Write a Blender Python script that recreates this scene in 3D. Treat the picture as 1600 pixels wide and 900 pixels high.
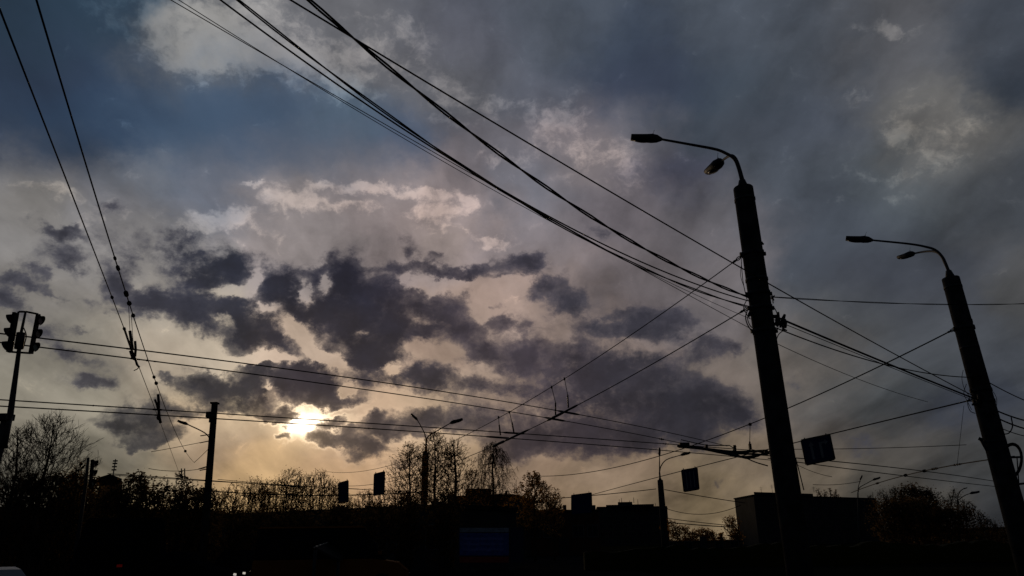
import bpy, bmesh, math, random
import numpy as np
from math import radians as R, pi as PI
from mathutils import Vector, Matrix
for _o in list(bpy.data.objects): bpy.data.objects.remove(_o)
S = bpy.context.scene
C = S.collection

# ------------------------------------------------------------------ camera
PITCH, ROLL, FOC = 19.0, 0.9, 1155.0            # degrees, degrees, focal length for a 1600 px wide frame
cam_d = bpy.data.cameras.new('camera'); cam = bpy.data.objects.new('camera', cam_d); C.objects.link(cam)
cam_d.sensor_width = 36.0; cam_d.lens = 36.0*FOC/1600.0
cam_d.clip_start = 0.1; cam_d.clip_end = 6000
EYE = Vector((0, 0, 1.6))
CM = Matrix.Rotation(R(90+PITCH), 3, 'X') @ Matrix.Rotation(R(-ROLL), 3, 'Z')
cam.matrix_world = Matrix.Translation(EYE) @ CM.to_4x4()
S.camera = cam

def ray(px, py):                                 # a point of the photograph -> direction in the world
    return (CM @ Vector(((px-800)/FOC, (450-py)/FOC, -1.0))).normalized()
def pix(p):                                      # world point -> photograph
    q = CM.transposed() @ (Vector(p)-EYE)
    return 800+FOC*q.x/-q.z, 450-FOC*q.y/-q.z
def at_z(px, py, z):                             # where the ray meets height z
    d = ray(px, py); t = (z-EYE.z)/d.z
    return EYE + d*t
def at_d(px, py, dist):                          # where the ray is dist metres away over the ground
    d = ray(px, py); t = dist/math.hypot(d.x, d.y)
    return EYE + d*t
def px_m(p, w):                                  # metres that w photograph pixels cover at p
    q = CM.transposed() @ (Vector(p)-EYE)
    return w*-q.z/FOC

# ------------------------------------------------------------------ view
vs = S.view_settings
S.display_settings.display_device = 'sRGB'
vs.view_transform = 'Standard'; vs.look = 'None'; vs.exposure = 0.0; vs.gamma = 1.0
try: vs.use_curve_mapping = False
except Exception: pass
S.cycles.max_bounces = 4; S.cycles.transparent_max_bounces = 12; S.cycles.caustics_reflective = False

# ------------------------------------------------------------------ sun and sky
SUN_DIR = ray(482, 658)
SUN_EL = math.asin(SUN_DIR.z); SUN_AZ = math.atan2(SUN_DIR.x, SUN_DIR.y)
sd = bpy.data.lights.new('sun', 'SUN'); sd.energy = 0.22; sd.angle = R(9.0); sd.color = (1.0, 0.72, 0.42)
sun = bpy.data.objects.new('sun', sd); C.objects.link(sun)
sun.rotation_euler = SUN_DIR.to_track_quat('Z', 'Y').to_euler()

def lin(c):
    o = []
    for v in c:
        v = v/255.0
        o.append(v/12.92 if v <= 0.04045 else ((v+0.055)/1.055)**2.4)
    return o
W = bpy.data.worlds.new('World'); S.world = W; W.use_nodes = True
nt = W.node_tree; nt.nodes.clear()
def N(t, **kw):
    n = nt.nodes.new(t)
    for k, v in kw.items(): setattr(n, k, v)
    return n
def put(sock, v):
    if hasattr(v, 'is_output') or isinstance(v, bpy.types.NodeSocket): nt.links.new(v, sock)
    else: sock.default_value = v
def M(op, a, b=0.0, c=0.0, clamp=False):
    n = N('ShaderNodeMath', operation=op, use_clamp=clamp)
    put(n.inputs[0], a); put(n.inputs[1], b); put(n.inputs[2], c)
    return n.outputs[0]
def V(op, a, b=(0, 0, 0), c=None):
    n = N('ShaderNodeVectorMath', operation=op)
    put(n.inputs[0], a)
    if op == 'SCALE': put(n.inputs['Scale'], b)
    else:
        put(n.inputs[1], b)
        if c is not None: put(n.inputs[2], c)
    return n.outputs['Value'] if op in ('DOT_PRODUCT', 'LENGTH') else n.outputs['Vector']
def noise(vec, scale, detail=5, rough=0.55, dist=0.0, color=False, lac=2.0):
    n = N('ShaderNodeTexNoise', noise_dimensions='3D')
    nt.links.new(vec, n.inputs['Vector'])
    n.inputs['Scale'].default_value = scale; n.inputs['Detail'].default_value = detail
    n.inputs['Roughness'].default_value = rough; n.inputs['Distortion'].default_value = dist
    n.inputs['Lacunarity'].default_value = lac
    return n.outputs['Color'] if color else n.outputs['Fac']
def sstep(x, lo, hi):
    n = N('ShaderNodeMapRange', interpolation_type='SMOOTHSTEP')
    put(n.inputs['Value'], x); n.inputs['From Min'].default_value = lo; n.inputs['From Max'].default_value = hi
    return n.outputs[0]
def mixc(f, a, b):
    n = N('ShaderNodeMix', data_type='RGBA'); put(n.inputs['Factor'], f); put(n.inputs['A'], a); put(n.inputs['B'], b)
    return n.outputs['Result']

tc = N('ShaderNodeTexCoord')
DIR = tc.outputs['Generated']
def ae(vec):                                     # azimuth, elevation, 1 (radians)
    s = N('ShaderNodeSeparateXYZ'); nt.links.new(vec, s.inputs[0])
    a = M('ARCTAN2', s.outputs[0], s.outputs[1])
    h = M('SQRT', M('MULTIPLY_ADD', s.outputs[0], s.outputs[0], M('MULTIPLY', s.outputs[1], s.outputs[1])))
    e = M('ARCTAN2', s.outputs[2], h)
    c = N('ShaderNodeCombineXYZ'); put(c.inputs[0], a); put(c.inputs[1], e); c.inputs[2].default_value = 1.0
    return c.outputs[0]
def ae_py(px, py):
    d = ray(px, py)
    return np.array((math.atan2(d.x, d.y), math.asin(d.z)))
# the large layout of the clouds is a soft density map over azimuth and elevation, computed here;
# the noise nodes below warp it and give it its edges and texture
AZ0, AZ1, EL0, EL1, NX, NY = -0.80, 0.80, -0.10, 0.86, 1000, 600
GA, GE = np.meshgrid(AZ0+(np.arange(NX)+.5)/NX*(AZ1-AZ0), EL0+(np.arange(NY)+.5)/NY*(EL1-EL0))
def gauss(px, py, rx, ry, rot=0, k=1.0):
    """0.5 ** (distance in radii squared) round a place in the sky"""
    c = ae_py(px, py); a = R(rot)
    e1 = ae_py(px+rx*math.cos(a), py+rx*math.sin(a))-c
    e2 = ae_py(px-ry*math.sin(a), py+ry*math.cos(a))-c
    m = np.linalg.inv(np.array(((e1[0], e2[0]), (e1[1], e2[1]))))
    x = GA-c[0]; y = GE-c[1]
    q1 = m[0, 0]*x+m[0, 1]*y; q2 = m[1, 0]*x+m[1, 1]*y
    return 0.5**((q1*q1+q2*q2)*k)
def blobs(lst, sc=1.0, k=.8):
    free = np.ones_like(GA); cut = np.zeros_like(GA)   # puffs join without piling up, so gaps stay open
    for b in lst:
        rot = b[4] if len(b) > 4 else 0; amp = b[5] if len(b) > 5 else 1.0
        g = gauss(b[0], b[1], b[2]*sc, b[3]*sc, rot)
        if amp < 0: cut -= amp*g
        else: free *= 1-np.clip(amp*k, 0, .98)*g
    return 1-free-cut
def field(lst, far, eps=0.003):
    """smooth colour field through the sampled places; `far` is the colour away from all of them"""
    ws = np.full_like(GA, eps); col = [np.full_like(GA, c*eps) for c in far]
    for px, py, r, c in lst:
        g = gauss(px, py, r, r*0.75); c = lin(c); ws += g
        for i in range(3): col[i] += c[i]*g
    return [c/ws for c in col]
def smap(name, chans):
    im = bpy.data.images.new(name, NX, NY, float_buffer=True, alpha=False)
    im.colorspace_settings.name = 'Non-Color'
    a = np.ones((NY, NX, 4), np.float32)
    for i, c in enumerate(chans): a[:, :, i] = c
    im.pixels.foreach_set(a.ravel()); im.update(); im.pack()
    return im
def look(im, P):
    n = N('ShaderNodeTexImage'); n.image = im; n.extension = 'EXTEND'; n.interpolation = 'Cubic'
    uv = V('MULTIPLY_ADD', P, (1/(AZ1-AZ0), 1/(EL1-EL0), 0), (-AZ0/(AZ1-AZ0), -EL0/(EL1-EL0), 0))
    nt.links.new(uv, n.inputs['Vector'])
    return n.outputs['Color']
def split(c):
    n = N('ShaderNodeSeparateColor'); nt.links.new(c, n.inputs[0]); return n.outputs

flat = V('MULTIPLY', DIR, (1.0, 1.0, 2.0))       # high cloud lies flatter than it is wide
rnd = V('MULTIPLY', DIR, (1.0, 1.0, 1.25))       # cumulus is rounder
w1 = V('SUBTRACT', noise(flat, 2.6, 3, 0.5, color=True), (0.5, 0.5, 0.5))
w2 = V('SUBTRACT', noise(rnd, 16.0, 5, 0.6, color=True), (0.5, 0.5, 0.5))
w3 = V('SUBTRACT', noise(rnd, 60.0, 4, 0.65, color=True), (0.5, 0.5, 0.5))
Pbase = ae(V('MULTIPLY_ADD', w2, (0.10, 0.10, 0.06), V('MULTIPLY_ADD', w1, (0.16, 0.16, 0.10), DIR)))
Pc = ae(V('MULTIPLY_ADD', w3, (0.026, 0.026, 0.022), V('MULTIPLY_ADD', w2, (0.050, 0.050, 0.050), DIR)))
P0 = ae(DIR)
FAR = (0.006, 0.007, 0.010)
base_pts = [
 (40, 40, 90, (42,56,72)), (150, 170, 90, (47,63,86)), (160, 20, 60, (44,61,79)), (400, 175, 80, (64,83,108)), (300, 230, 70, (62,79,101)), (540, 175, 50, (73,90,108)),
 (40, 210, 60, (51,62,81)), (60, 290, 55, (112,110,113)), (60, 370, 60, (125,122,123)), (200, 310, 55, (112,110,115)), (320, 290, 60, (103,105,116)),
 (330, 60, 70, (103,104,108)), (500, 60, 80, (98,98,104)), (620, 100, 70, (98,97,102)), (470, 240, 60, (91,97,112)), (620, 230, 50, (69,82,104)), (570, 270, 40, (103,104,115)),
 (720, 50, 80, (82,85,97)), (860, 40, 70, (73,79,90)), (830, 140, 60, (82,85,97)), (720, 160, 60, (96,96,103)), (760, 240, 50, (98,95,103)), (960, 60, 60, (56,65,81)),
 (1010, 130, 70, (49,59,79)), (930, 240, 70, (112,104,109)), (1000, 200, 50, (89,90,99)), (1110, 50, 70, (69,75,86)), (1150, 170, 80, (62,71,83)), (1270, 80, 80, (71,76,86)),
 (1400, 60, 80, (85,85,90)), (1550, 40, 80, (62,67,77)), (1580, 140, 50, (49,56,68)), (1450, 210, 80, (100,98,97)), (1300, 190, 70, (71,76,88)), (1230, 290, 70, (71,76,86)),
 (1390, 290, 70, (73,79,86)), (1560, 290, 70, (67,71,79)), (1060, 290, 45, (67,70,88)), (1110, 360, 60, (98,95,101)), (980, 330, 60, (107,101,108)), (840, 300, 60, (94,95,105)),
 (720, 300, 50, (129,119,123)), (460, 330, 60, (136,128,130)), (590, 330, 60, (143,131,132)), (700, 370, 60, (156,140,140)), (220, 400, 70, (129,125,125)), (60, 460, 70, (120,115,112)),
 (850, 400, 60, (125,117,122)), (860, 500, 70, (146,127,121)), (1000, 440, 70, (108,100,104)), (1110, 470, 60, (103,97,100)), (1300, 370, 80, (64,69,79)), (1420, 420, 70, (65,68,77)),
 (1570, 420, 60, (78,78,81)), (1330, 490, 70, (76,78,83)), (1450, 530, 60, (69,72,79)), (1260, 570, 60, (97,91,87)), (1180, 590, 60, (112,101,96)), (1390, 620, 60, (66,69,73)),
 (1560, 570, 70, (63,66,73)), (1500, 640, 50, (47,52,65)), (1330, 690, 45, (78,73,71)), (1290, 740, 50, (96,86,75)), (1440, 710, 60, (74,70,67)), (1550, 740, 60, (60,61,63)),
 (1560, 810, 60, (47,49,54)), (1420, 790, 60, (64,61,57)), (1100, 790, 70, (121,105,84)), (1090, 840, 60, (127,110,86)), (960, 750, 60, (127,108,92)), (1160, 730, 50, (113,99,86)),
 (800, 750, 60, (135,113,96)), (680, 740, 60, (158,132,104)), (575, 733, 55, (180,144,112)), (580, 610, 60, (174,148,127)), (560, 560, 50, (178,155,139)), (480, 530, 50, (188,165,148)),
 (430, 735, 60, (180,147,108)), (360, 695, 50, (145,122,104)), (300, 740, 50, (132,120,102)), (330, 640, 50, (186,166,137)), (230, 580, 60, (159,147,132)), (120, 560, 70, (137,131,122)),
 (30, 590, 60, (131,125,114)), (60, 660, 60, (125,118,106)), (150, 620, 50, (135,128,114)), (200, 715, 45, (101,97,89)), (120, 720, 40, (98,94,84)), (240, 500, 60, (152,143,133)),
 (700, 560, 60, (169,147,133)), (800, 500, 60, (156,137,127)), (780, 630, 60, (147,126,113)), (640, 630, 50, (168,145,121)), (930, 530, 60, (131,116,111)), (450, 400, 60, (145,135,135)),
 (320, 530, 50, (169,155,139)), (480, 790, 60, (186,153,108)), (650, 800, 50, (147,120,91)), (330, 800, 50, (147,123,88)), (880, 820, 60, (129,108,84)), (200, 780, 60, (117,103,77)), (60, 780, 70, (78,75,69)), (480, 900, 90, (156,123,77)), (60, 900, 90, (78,74,67)), (800, 900, 90, (117,94,67)), (1150, 920, 90, (88,74,57)), (1500, 900, 90, (44,44,46)),
 (60, 600, 40, (137,129,117)), (850, 500, 30, (140,121,113)), (1320, 600, 40, (73,71,71)), (1450, 220, 40, (98,95,95)), (70, 330, 40, (121,116,112)), (1100, 790, 50, (113,97,76)), (930, 260, 40, (122,113,114)), (322, 644, 30, (200,170,142)), (600, 630, 35, (176,144,120)), (680, 555, 35, (145,120,108)), (250, 560, 40, (155,139,123)), (800, 480, 45, (166,140,130)), (980, 350, 40, (112,105,112)), (1180, 200, 50, (67,70,80)), (1000, 120, 45, (61,66,82)), (700, 60, 40, (90,90,101)), (250, 270, 40, (106,110,119)), (100, 120, 50, (48,57,76)), (1550, 450, 45, (71,71,72)), (1350, 420, 50, (57,60,70)), (695, 380, 40, (152,138,132)), (400, 170, 40, (65,80,101)),
]
dark_pts = [
 (350, 430, 60, (37,41,53)), (270, 480, 60, (50,51,62)), (400, 510, 60, (38,39,49)), (560, 480, 80, (37,37,48)), (610, 560, 60, (42,41,50)), (700, 450, 70, (50,46,54)),
 (740, 530, 60, (68,60,65)), (860, 580, 60, (68,60,65)), (960, 600, 80, (48,46,52)), (1100, 640, 80, (48,46,51)), (870, 690, 90, (58,50,53)), (1000, 500, 80, (58,56,62)),
 (1110, 540, 60, (66,62,66)), (680, 600, 60, (63,57,60)), (370, 600, 60, (46,45,50)), (480, 590, 50, (54,48,54)), (510, 690, 40, (98,82,68)), (600, 670, 50, (75,65,62)),
 (430, 650, 26, (86,73,63)), (200, 665, 80, (53,51,52)), (60, 450, 120, (62,61,67)), (180, 420, 80, (62,60,67)), (120, 560, 80, (75,71,72)), (1350, 660, 80, (52,54,66)), (820, 430, 60, (62,59,67)),
 (700, 720, 50, (90,75,65)),
]
dark = [
 (90, 400, 90, 60, 0, .24), (200, 380, 70, 40, 0, .22), (80, 540, 90, 50, 0, .20), (820, 480, 90, 90, 0, .22), (800, 580, 80, 40, 0, .26), (1000, 480, 120, 40, 0, .20), (300, 380, 60, 30, 0, .2), (640, 380, 60, 30, 0, .18), (230, 620, 70, 50, 0, .2), (580, 720, 70, 24, 0, .22), (930, 365, 30, 20, 0, .3), (400, 590, 130, 40, 0, .2),
 (175, 432, 30, 9, 35, .6), (215, 400, 14, 6, 0, .45), (60, 425, 22, 6, 10, .5), (85, 455, 12, 5, 20, .4), (120, 350, 14, 6, -10, .6), (300, 395, 16, 7, 30, .5), (255, 420, 16, 6, 10, .4), (172, 480, 12, 6, 0, .4),
 (785, 430, 26, 7, -10, .5), (610, 415, 26, 8, 0, .6), (770, 480, 16, 7, 0, .5), (760, 555, 20, 8, 10, .6), (800, 575, 22, 8, 0, .5), (905, 560, 24, 10, 0, .5), (935, 590, 40, 22, 0, .8), (700, 620, 26, 6, 0, .4),
 (780, 610, 22, 6, 0, .5), (690, 640, 40, 10, -5, .5), (560, 600, 14, 7, 0, .5), (455, 560, 22, 12, 0, .8), (400, 575, 22, 10, 0, .8), (350, 636, 24, 8, 0, .6), (296, 600, 14, 8, 0, .5), (1010, 560, 50, 10, 0, .5),
 (1150, 545, 22, 8, 0, .4), (970, 520, 26, 8, 0, .5), (1040, 520, 26, 8, 0, .5), (590, 700, 16, 6, 20, .6), (548, 672, 14, 5, 0, .5), (240, 655, 22, 9, 20, .6), (170, 670, 20, 8, 0, .5), (250, 690, 16, 6, 0, .5), (205, 690, 30, 7, 0, .5),
 (505, 440, 14, 14, 0, .6), (640, 440, 20, 10, 0, .6), (600, 460, 26, 20, 0, .8), (660, 530, 22, 16, 0, .6), (640, 580, 18, 8, 0, .5), (700, 560, 22, 8, 0, .5), (1245, 470, 20, 6, 0, .2),
 (350, 415, 46, 24, 0, 1.1), (322, 440, 28, 18), (360, 459, 26, 8, 4, -1.0), (400, 440, 7, 16, 12, -.8), (345, 502, 14, 4, 22, -.4), (477, 462, 10, 13, 0, -.95), (511, 448, 9, 10, 30, -.8), (486, 542, 42, 9, 48, -1.15), (412, 560, 50, 6, -4, -1.0), (652, 447, 26, 10, 8, -.6), (629, 434, 10, 7, 0, -.5), (660, 503, 18, 7, 10, -.4), (668, 550, 28, 11, 10, -.8), (608, 581, 18, 5, -20, -.8), (524, 568, 14, 8, 40, -.8), (752, 478, 16, 26, 10, -.6), (546, 612, 10, 8, 0, -.7), (318, 560, 40, 8, 25, -.8), (272, 482, 52, 20, 12), (235, 470, 30, 12, 20, .9), (330, 488, 42, 18), (312, 462, 24, 14, 0, .6),
 (395, 512, 46, 32, 20, 1.1), (360, 478, 30, 16), (436, 535, 20, 12, 0, .8), (440, 460, 36, 32), (482, 438, 24, 13, 0, .7), (418, 487, 12, 5, 0, -.85), (336, 446, 18, 14, 0, .7),
 (566, 478, 62, 46, 0, 1.2), (606, 528, 44, 40, 0, 1.1), (540, 428, 24, 26), (500, 490, 36, 26), (570, 568, 30, 18, 0, .9), (625, 495, 34, 36), (582, 552, 34, 22, 0, 1.0), (432, 455, 26, 22, 0, 1.0),
 (563, 519, 4, 4, 0, -.35), (700, 486, 44, 26, 0, .85), (738, 424, 34, 9, -14, .8), (700, 446, 22, 10, 0, -.55), (665, 422, 46, 10, 4, .75), (738, 520, 32, 20, 15, .8), (768, 548, 18, 8, 0, .6), 
 (690, 505, 30, 22, 0, .5), (786, 508, 22, 9, 12, .6), (822, 410, 27, 12, -5, 1.0), (850, 448, 22, 12, -22, .9), (889, 473, 17, 20, 0, .9), (820, 558, 21, 18, 0, 1.0),
 (862, 582, 30, 10, 0, .7), (940, 365, 11, 9, 0, .42), (640, 390, 10, 14, 0, .45), (690, 400, 20, 6, 0, .3), (1000, 508, 66, 14, -6, .8), (1062, 498, 18, 11, 0, .7), (935, 512, 20, 7, 0, .4),
 (1115, 540, 44, 15, -3, .62), (1090, 560, 20, 10, 0, .4), (985, 598, 92, 38, 8, 1.0), (1075, 640, 70, 34, 8, 1.0), (905, 628, 62, 22, 0, .8), (880, 684, 84, 24, 0, .9), (1148, 654, 18, 16, 0, .8),
 (1015, 680, 90, 24, -2, .9), (800, 690, 50, 20, 0, .75), (745, 655, 56, 18, 0, .7), (930, 560, 40, 14, -10, .5), (660, 594, 58, 16, 4, .9), (610, 600, 20, 9, 0, .5), (755, 600, 34, 11, 10, .7),
 (840, 612, 36, 10, 0, .6), (370, 604, 52, 28, 0, 1.1), (330, 590, 24, 14, 0, .7), (480, 576, 40, 18, 0, .95), (508, 606, 34, 22, 0, 1.0), (440, 600, 34, 18, 0, .8), (418, 604, 6, 14, -35, -.7), (545, 622, 20, 10, 0, .6),
 (428, 651, 17, 7, 0, .95), (455, 648, 12, 4, 0, .6), (516, 686, 34, 10, 0, 1.0), (556, 692, 20, 7, 0, .7), (438, 682, 10, 8, 0, .75), (576, 706, 13, 7, 10, .9), (560, 716, 12, 6, 0, .6), (512, 661, 24, 7, -5, .95), (492, 628, 26, 8, 0, .8), (446, 664, 9, 4, 0, .6),
 (522, 634, 12, 5, 0, .7), (588, 657, 10, 9, 0, .8), (618, 668, 40, 12, 0, .85), (670, 650, 34, 12, 0, .7), (600, 680, 22, 7, 0, .6),
 (95, 358, 34, 10, 5, .8), (108, 402, 20, 11, 20, .75), (40, 442, 36, 9, 12, .8), (6, 470, 22, 14, 22, .8), (172, 322, 14, 11, 0, .35), (205, 418, 20, 13, 0, .6), (175, 440, 26, 16, 30, .5),
 (290, 366, 26, 7, 4, .5), (266, 396, 26, 8, 22, .5), (150, 468, 24, 10, 0, .4), (130, 514, 20, 5, 5, .6), (142, 594, 28, 9, 8, .95), (112, 552, 26, 9, 24, .85), (72, 516, 17, 12, 0, .6), (18, 500, 24, 7, 0, .4),
 (258, 598, 12, 5, 8, .7), (205, 668, 58, 14, 4, .85), (262, 640, 28, 14, 10, .75), (185, 642, 22, 9, 0, .5), (1240, 592, 30, 18, 0, .38), (1345, 695, 34, 20, 0, .36), (1132, 757, 10, 7, 0, .42),
 (730, 720, 44, 7, -4, .4), (640, 722, 24, 6, 0, .4), (75, 432, 12, 5, 0, .4), (220, 365, 14, 7, 0, .35), (1060, 280, 34, 16, -25, .0),
]
calm = [(100, 60, 130, 90), (140, 180, 140, 60), (330, 190, 130, 50), (420, 240, 130, 36), (600, 220, 60, 40, 0, .6), (1000, 120, 70, 50, 0, .7), (1150, 170, 90, 60, 0, .6), (1300, 400, 200, 60, 0, .4), (1450, 520, 160, 90, 0, .4)]
bright = [
 (230, 30, 26, 22, 40, .8), (290, 90, 34, 18, 20, .9), (370, 100, 50, 14, 12, .9), (340, 30, 60, 24, 0, .8),
 (310, 62, 70, 36, 20, 1.0), (250, 12, 44, 18, 25, .8), (420, 85, 90, 26, 12, 1.0), (400, 30, 80, 30, 0, .7), (520, 110, 70, 30, 20, .8), (600, 75, 44, 22, 0, .5), (570, 25, 30, 14, 0, .4), (640, 40, 40, 30, 60, .4),
 (318, 127, 7, 4, 0, .7), (402, 287, 15, 3, 8, .8), (462, 318, 40, 14, 8, 1.2), (500, 292, 24, 7, 0, .9), (590, 297, 40, 7, 4, 1.2), (660, 302, 34, 8, 0, 1.1), (550, 322, 34, 7, 0, .7), (690, 328, 44, 13, -6, 1.0), (350, 338, 44, 14, 0, 1.0), (310, 350, 30, 10, 0, .6),
 (410, 360, 34, 8, 30, .5), (772, 376, 20, 8, 0, .9), (735, 362, 10, 6, 0, .6), (725, 305, 14, 6, 40, .8), (880, 190, 44, 26, -50, .6), (760, 170, 60, 18, 10, .5), (780, 245, 34, 9, 0, .6), (700, 190, 30, 10, 20, .4),
 (960, 250, 60, 26, 0, .6), (1385, 45, 40, 14, 12, .6), (1340, 140, 22, 9, -30, .4), (1450, 215, 66, 36, 0, .6), (1400, 275, 50, 9, -8, .4), (1330, 310, 80, 7, -5, .4), (1250, 125, 44, 10, 10, .3), (80, 300, 40, 12, 10, .6), (170, 345, 40, 14, 0, .4),
 (700, 130, 60, 20, 25, .4),
]
base = look(smap('high_cloud_colour', field(base_pts, FAR)), Pbase)
darkc = look(smap('low_cloud_colour', field(dark_pts, (0.012, 0.013, 0.018), 0.002)), Pbase)
dens = split(look(smap('cloud_density', [blobs(dark, 1.04, .97), blobs(bright, 1.1, 1.0), 1-blobs(calm, 1.0, .95)]), Pc))
gl = split(look(smap('sun_glow', [gauss(474, 663, 17, 9, -10), gauss(478, 659, 46, 27), gauss(480, 668, 150, 80)]), P0))
# thin high cloud: streaks and mottling over the base
sx = N('ShaderNodeSeparateXYZ'); nt.links.new(V('MULTIPLY_ADD', w1, (0.10, 0.10, 0.10), DIR), sx.inputs[0])
zz = M('MAXIMUM', M('ADD', sx.outputs[2], 0.22), 0.05)
cp = N('ShaderNodeCombineXYZ'); put(cp.inputs[0], M('DIVIDE', sx.outputs[0], zz)); put(cp.inputs[1], M('MULTIPLY', M('DIVIDE', sx.outputs[1], zz), 0.30))
streak = noise(cp.outputs[0], 3.2, 6, 0.52)       # bands of high cloud lie on one level, so they run together toward the horizon
streak2 = noise(V('ADD', cp.outputs[0], (7, 3, 1)), 9.0, 5, 0.5)
mott = noise(V('ADD', rnd, V('SCALE', w2, 0.06)), 15.0, 6, 0.58)
amp = dens[2]
tex = M('ADD', M('MULTIPLY', M('SUBTRACT', streak, 0.5), 1.75), M('MULTIPLY', M('SUBTRACT', streak2, 0.5), 0.9))
tex = M('ADD', M('MULTIPLY', tex, M('MULTIPLY_ADD', amp, 0.6, 0.4)), M('MULTIPLY', M('MULTIPLY', M('SUBTRACT', mott, 0.5), 0.95), amp))
base = V('MULTIPLY', V('SCALE', base, M('MAXIMUM', M('ADD', tex, 1.06), 0.45)), (1.0, 1.015, 0.99))
# bright puffs
puff = noise(V('ADD', rnd, V('SCALE', w2, 0.05)), 30.0, 8, 0.64)
bsum = dens[1]
bm_ = sstep(M('ADD', bsum, M('MULTIPLY', M('SUBTRACT', puff, 0.5), 2.2)), 0.24, 0.95)
base = V('MULTIPLY', base, V('MULTIPLY_ADD', bm_, (0.95, 0.84, 0.68), (1.0, 1.0, 1.0)))
# glow round the veiled sun
g1, g2, g3 = gl[0], gl[1], gl[2]
glow = V('MULTIPLY_ADD', g1, (4.2, 3.7, 2.9), V('MULTIPLY_ADD', g2, (0.55, 0.42, 0.27), V('MULTIPLY', g3, (0.11, 0.080, 0.052))))
skyc = V('ADD', base, glow)
# dark cumulus in front
cn = noise(V('ADD', rnd, V('SCALE', w2, 0.03)), 24.0, 9, 0.62)
dgate = M('MULTIPLY_ADD', sstep(dens[0], 0.0, 0.40), 1.45, 0.12)
dsum = M('ADD', M('MULTIPLY', dens[0], 1.0), M('MULTIPLY', M('SUBTRACT', cn, 0.5), dgate))
soft = sstep(noise(flat, 6.0, 2, 0.5), 0.42, 0.60)            # some edges are crisp, others feather out
wisp = M('MULTIPLY', M('SUBTRACT', noise(V('ADD', flat, V('SCALE', w3, 0.03)), 40.0, 7, 0.68), 0.5), 0.55)
dw = M('ADD', dsum, M('MULTIPLY', wisp, dgate))
hard_ = M('ADD', M('MULTIPLY', sstep(dsum, 0.20, 0.56), 0.62), M('MULTIPLY', sstep(dsum, 0.06, 0.92), 0.38))
soft_ = M('ADD', M('MULTIPLY', sstep(dw, 0.10, 0.80), 0.8), M('MULTIPLY', sstep(dsum, 0.0, 1.0), 0.2))
dm = M('ADD', M('MULTIPLY', hard_, M('SUBTRACT', 1.0, soft)), M('MULTIPLY', soft_, soft))
dm = M('MULTIPLY', dm, 0.97)
shade = M('MULTIPLY_ADD', M('SUBTRACT', noise(rnd, 20.0, 6, 0.6), 0.5), 1.7, 1.0)
shade = M('MULTIPLY_ADD', M('SUBTRACT', 1.0, sstep(dsum, 0.45, 1.0)), 0.45, shade)
dcol = V('ADD', V('MULTIPLY', V('SCALE', darkc, M('MULTIPLY', shade, 0.80)), (0.93, 0.98, 1.10)), V('MULTIPLY_ADD', g1, (0.55, 0.36, 0.18), V('MULTIPLY', g2, (0.05, 0.036, 0.018))))
rim = M('MULTIPLY', sstep(dsum, 0.08, 0.30), M('SUBTRACT', 1.0, sstep(dsum, 0.30, 0.50)))
skyc = V('ADD', skyc, V('SCALE', V('MULTIPLY_ADD', g2, (0.95, 0.76, 0.50), V('MULTIPLY', g3, (0.16, 0.115, 0.075))), rim))
col = mixc(dm, skyc, dcol)
# clear air between the clouds: the physical sky at the same low sun
st = N('ShaderNodeTexSky', sky_type='NISHITA'); st.sun_disc = False
st.sun_elevation = SUN_EL; st.sun_rotation = SUN_AZ; st.altitude = 100; st.dust_density = 3.0
bg1 = N('ShaderNodeBackground'); nt.links.new(col, bg1.inputs['Color']); bg1.inputs['Strength'].default_value = 1.0
bg2 = N('ShaderNodeBackground'); nt.links.new(st.outputs[0], bg2.inputs['Color']); bg2.inputs['Strength'].default_value = 0.0001
ad = N('ShaderNodeAddShader'); nt.links.new(bg1.outputs[0], ad.inputs[0]); nt.links.new(bg2.outputs[0], ad.inputs[1])
wo = N('ShaderNodeOutputWorld'); nt.links.new(ad.outputs[0], wo.inputs['Surface'])
W.cycles.sampling_method = 'MANUAL'; W.cycles.sample_map_resolution = 512

# ------------------------------------------------------------------ materials
def mat(name, color, rough=0.8, metal=0.0, var=0.25, scale=6.0, bump=0.0, spec=0.3):
    m = bpy.data.materials.new(name); m.use_nodes = True
    t = m.node_tree; b = t.nodes['Principled BSDF']
    b.inputs['Roughness'].default_value = rough; b.inputs['Metallic'].default_value = metal
    b.inputs['Specular IOR Level'].default_value = spec
    tcn = t.nodes.new('ShaderNodeTexCoord'); n = t.nodes.new('ShaderNodeTexNoise')
    n.inputs['Scale'].default_value = scale; n.inputs['Detail'].default_value = 6
    t.links.new(tcn.outputs['Object'], n.inputs['Vector'])
    r = t.nodes.new('ShaderNodeMapRange'); r.inputs['From Min'].default_value = .3; r.inputs['From Max'].default_value = .7
    r.inputs['To Min'].default_value = 1-var; r.inputs['To Max'].default_value = 1+var
    t.links.new(n.outputs['Fac'], r.inputs['Value'])
    v = t.nodes.new('ShaderNodeVectorMath'); v.operation = 'SCALE'; v.inputs[0].default_value = color[:3]
    t.links.new(r.outputs[0], v.inputs['Scale']); t.links.new(v.outputs[0], b.inputs['Base Color'])
    if bump:
        bp = t.nodes.new('ShaderNodeBump'); bp.inputs['Strength'].default_value = bump
        t.links.new(n.outputs['Fac'], bp.inputs['Height']); t.links.new(bp.outputs[0], b.inputs['Normal'])
    return m
def emit(name, color, s):
    m = bpy.data.materials.new(name); m.use_nodes = True
    b = m.node_tree.nodes['Principled BSDF']; b.inputs['Base Color'].default_value = (*color, 1)
    b.inputs['Emission Color'].default_value = (*color, 1); b.inputs['Emission Strength'].default_value = s
    return m
CONC = mat('weathered_concrete', (.065, .062, .06), .95, 0, .5, 4, .2, .03)
STEEL = mat('dark_painted_steel', (.05, .05, .055), .6, 0, .3, 9, 0, .2)
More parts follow.
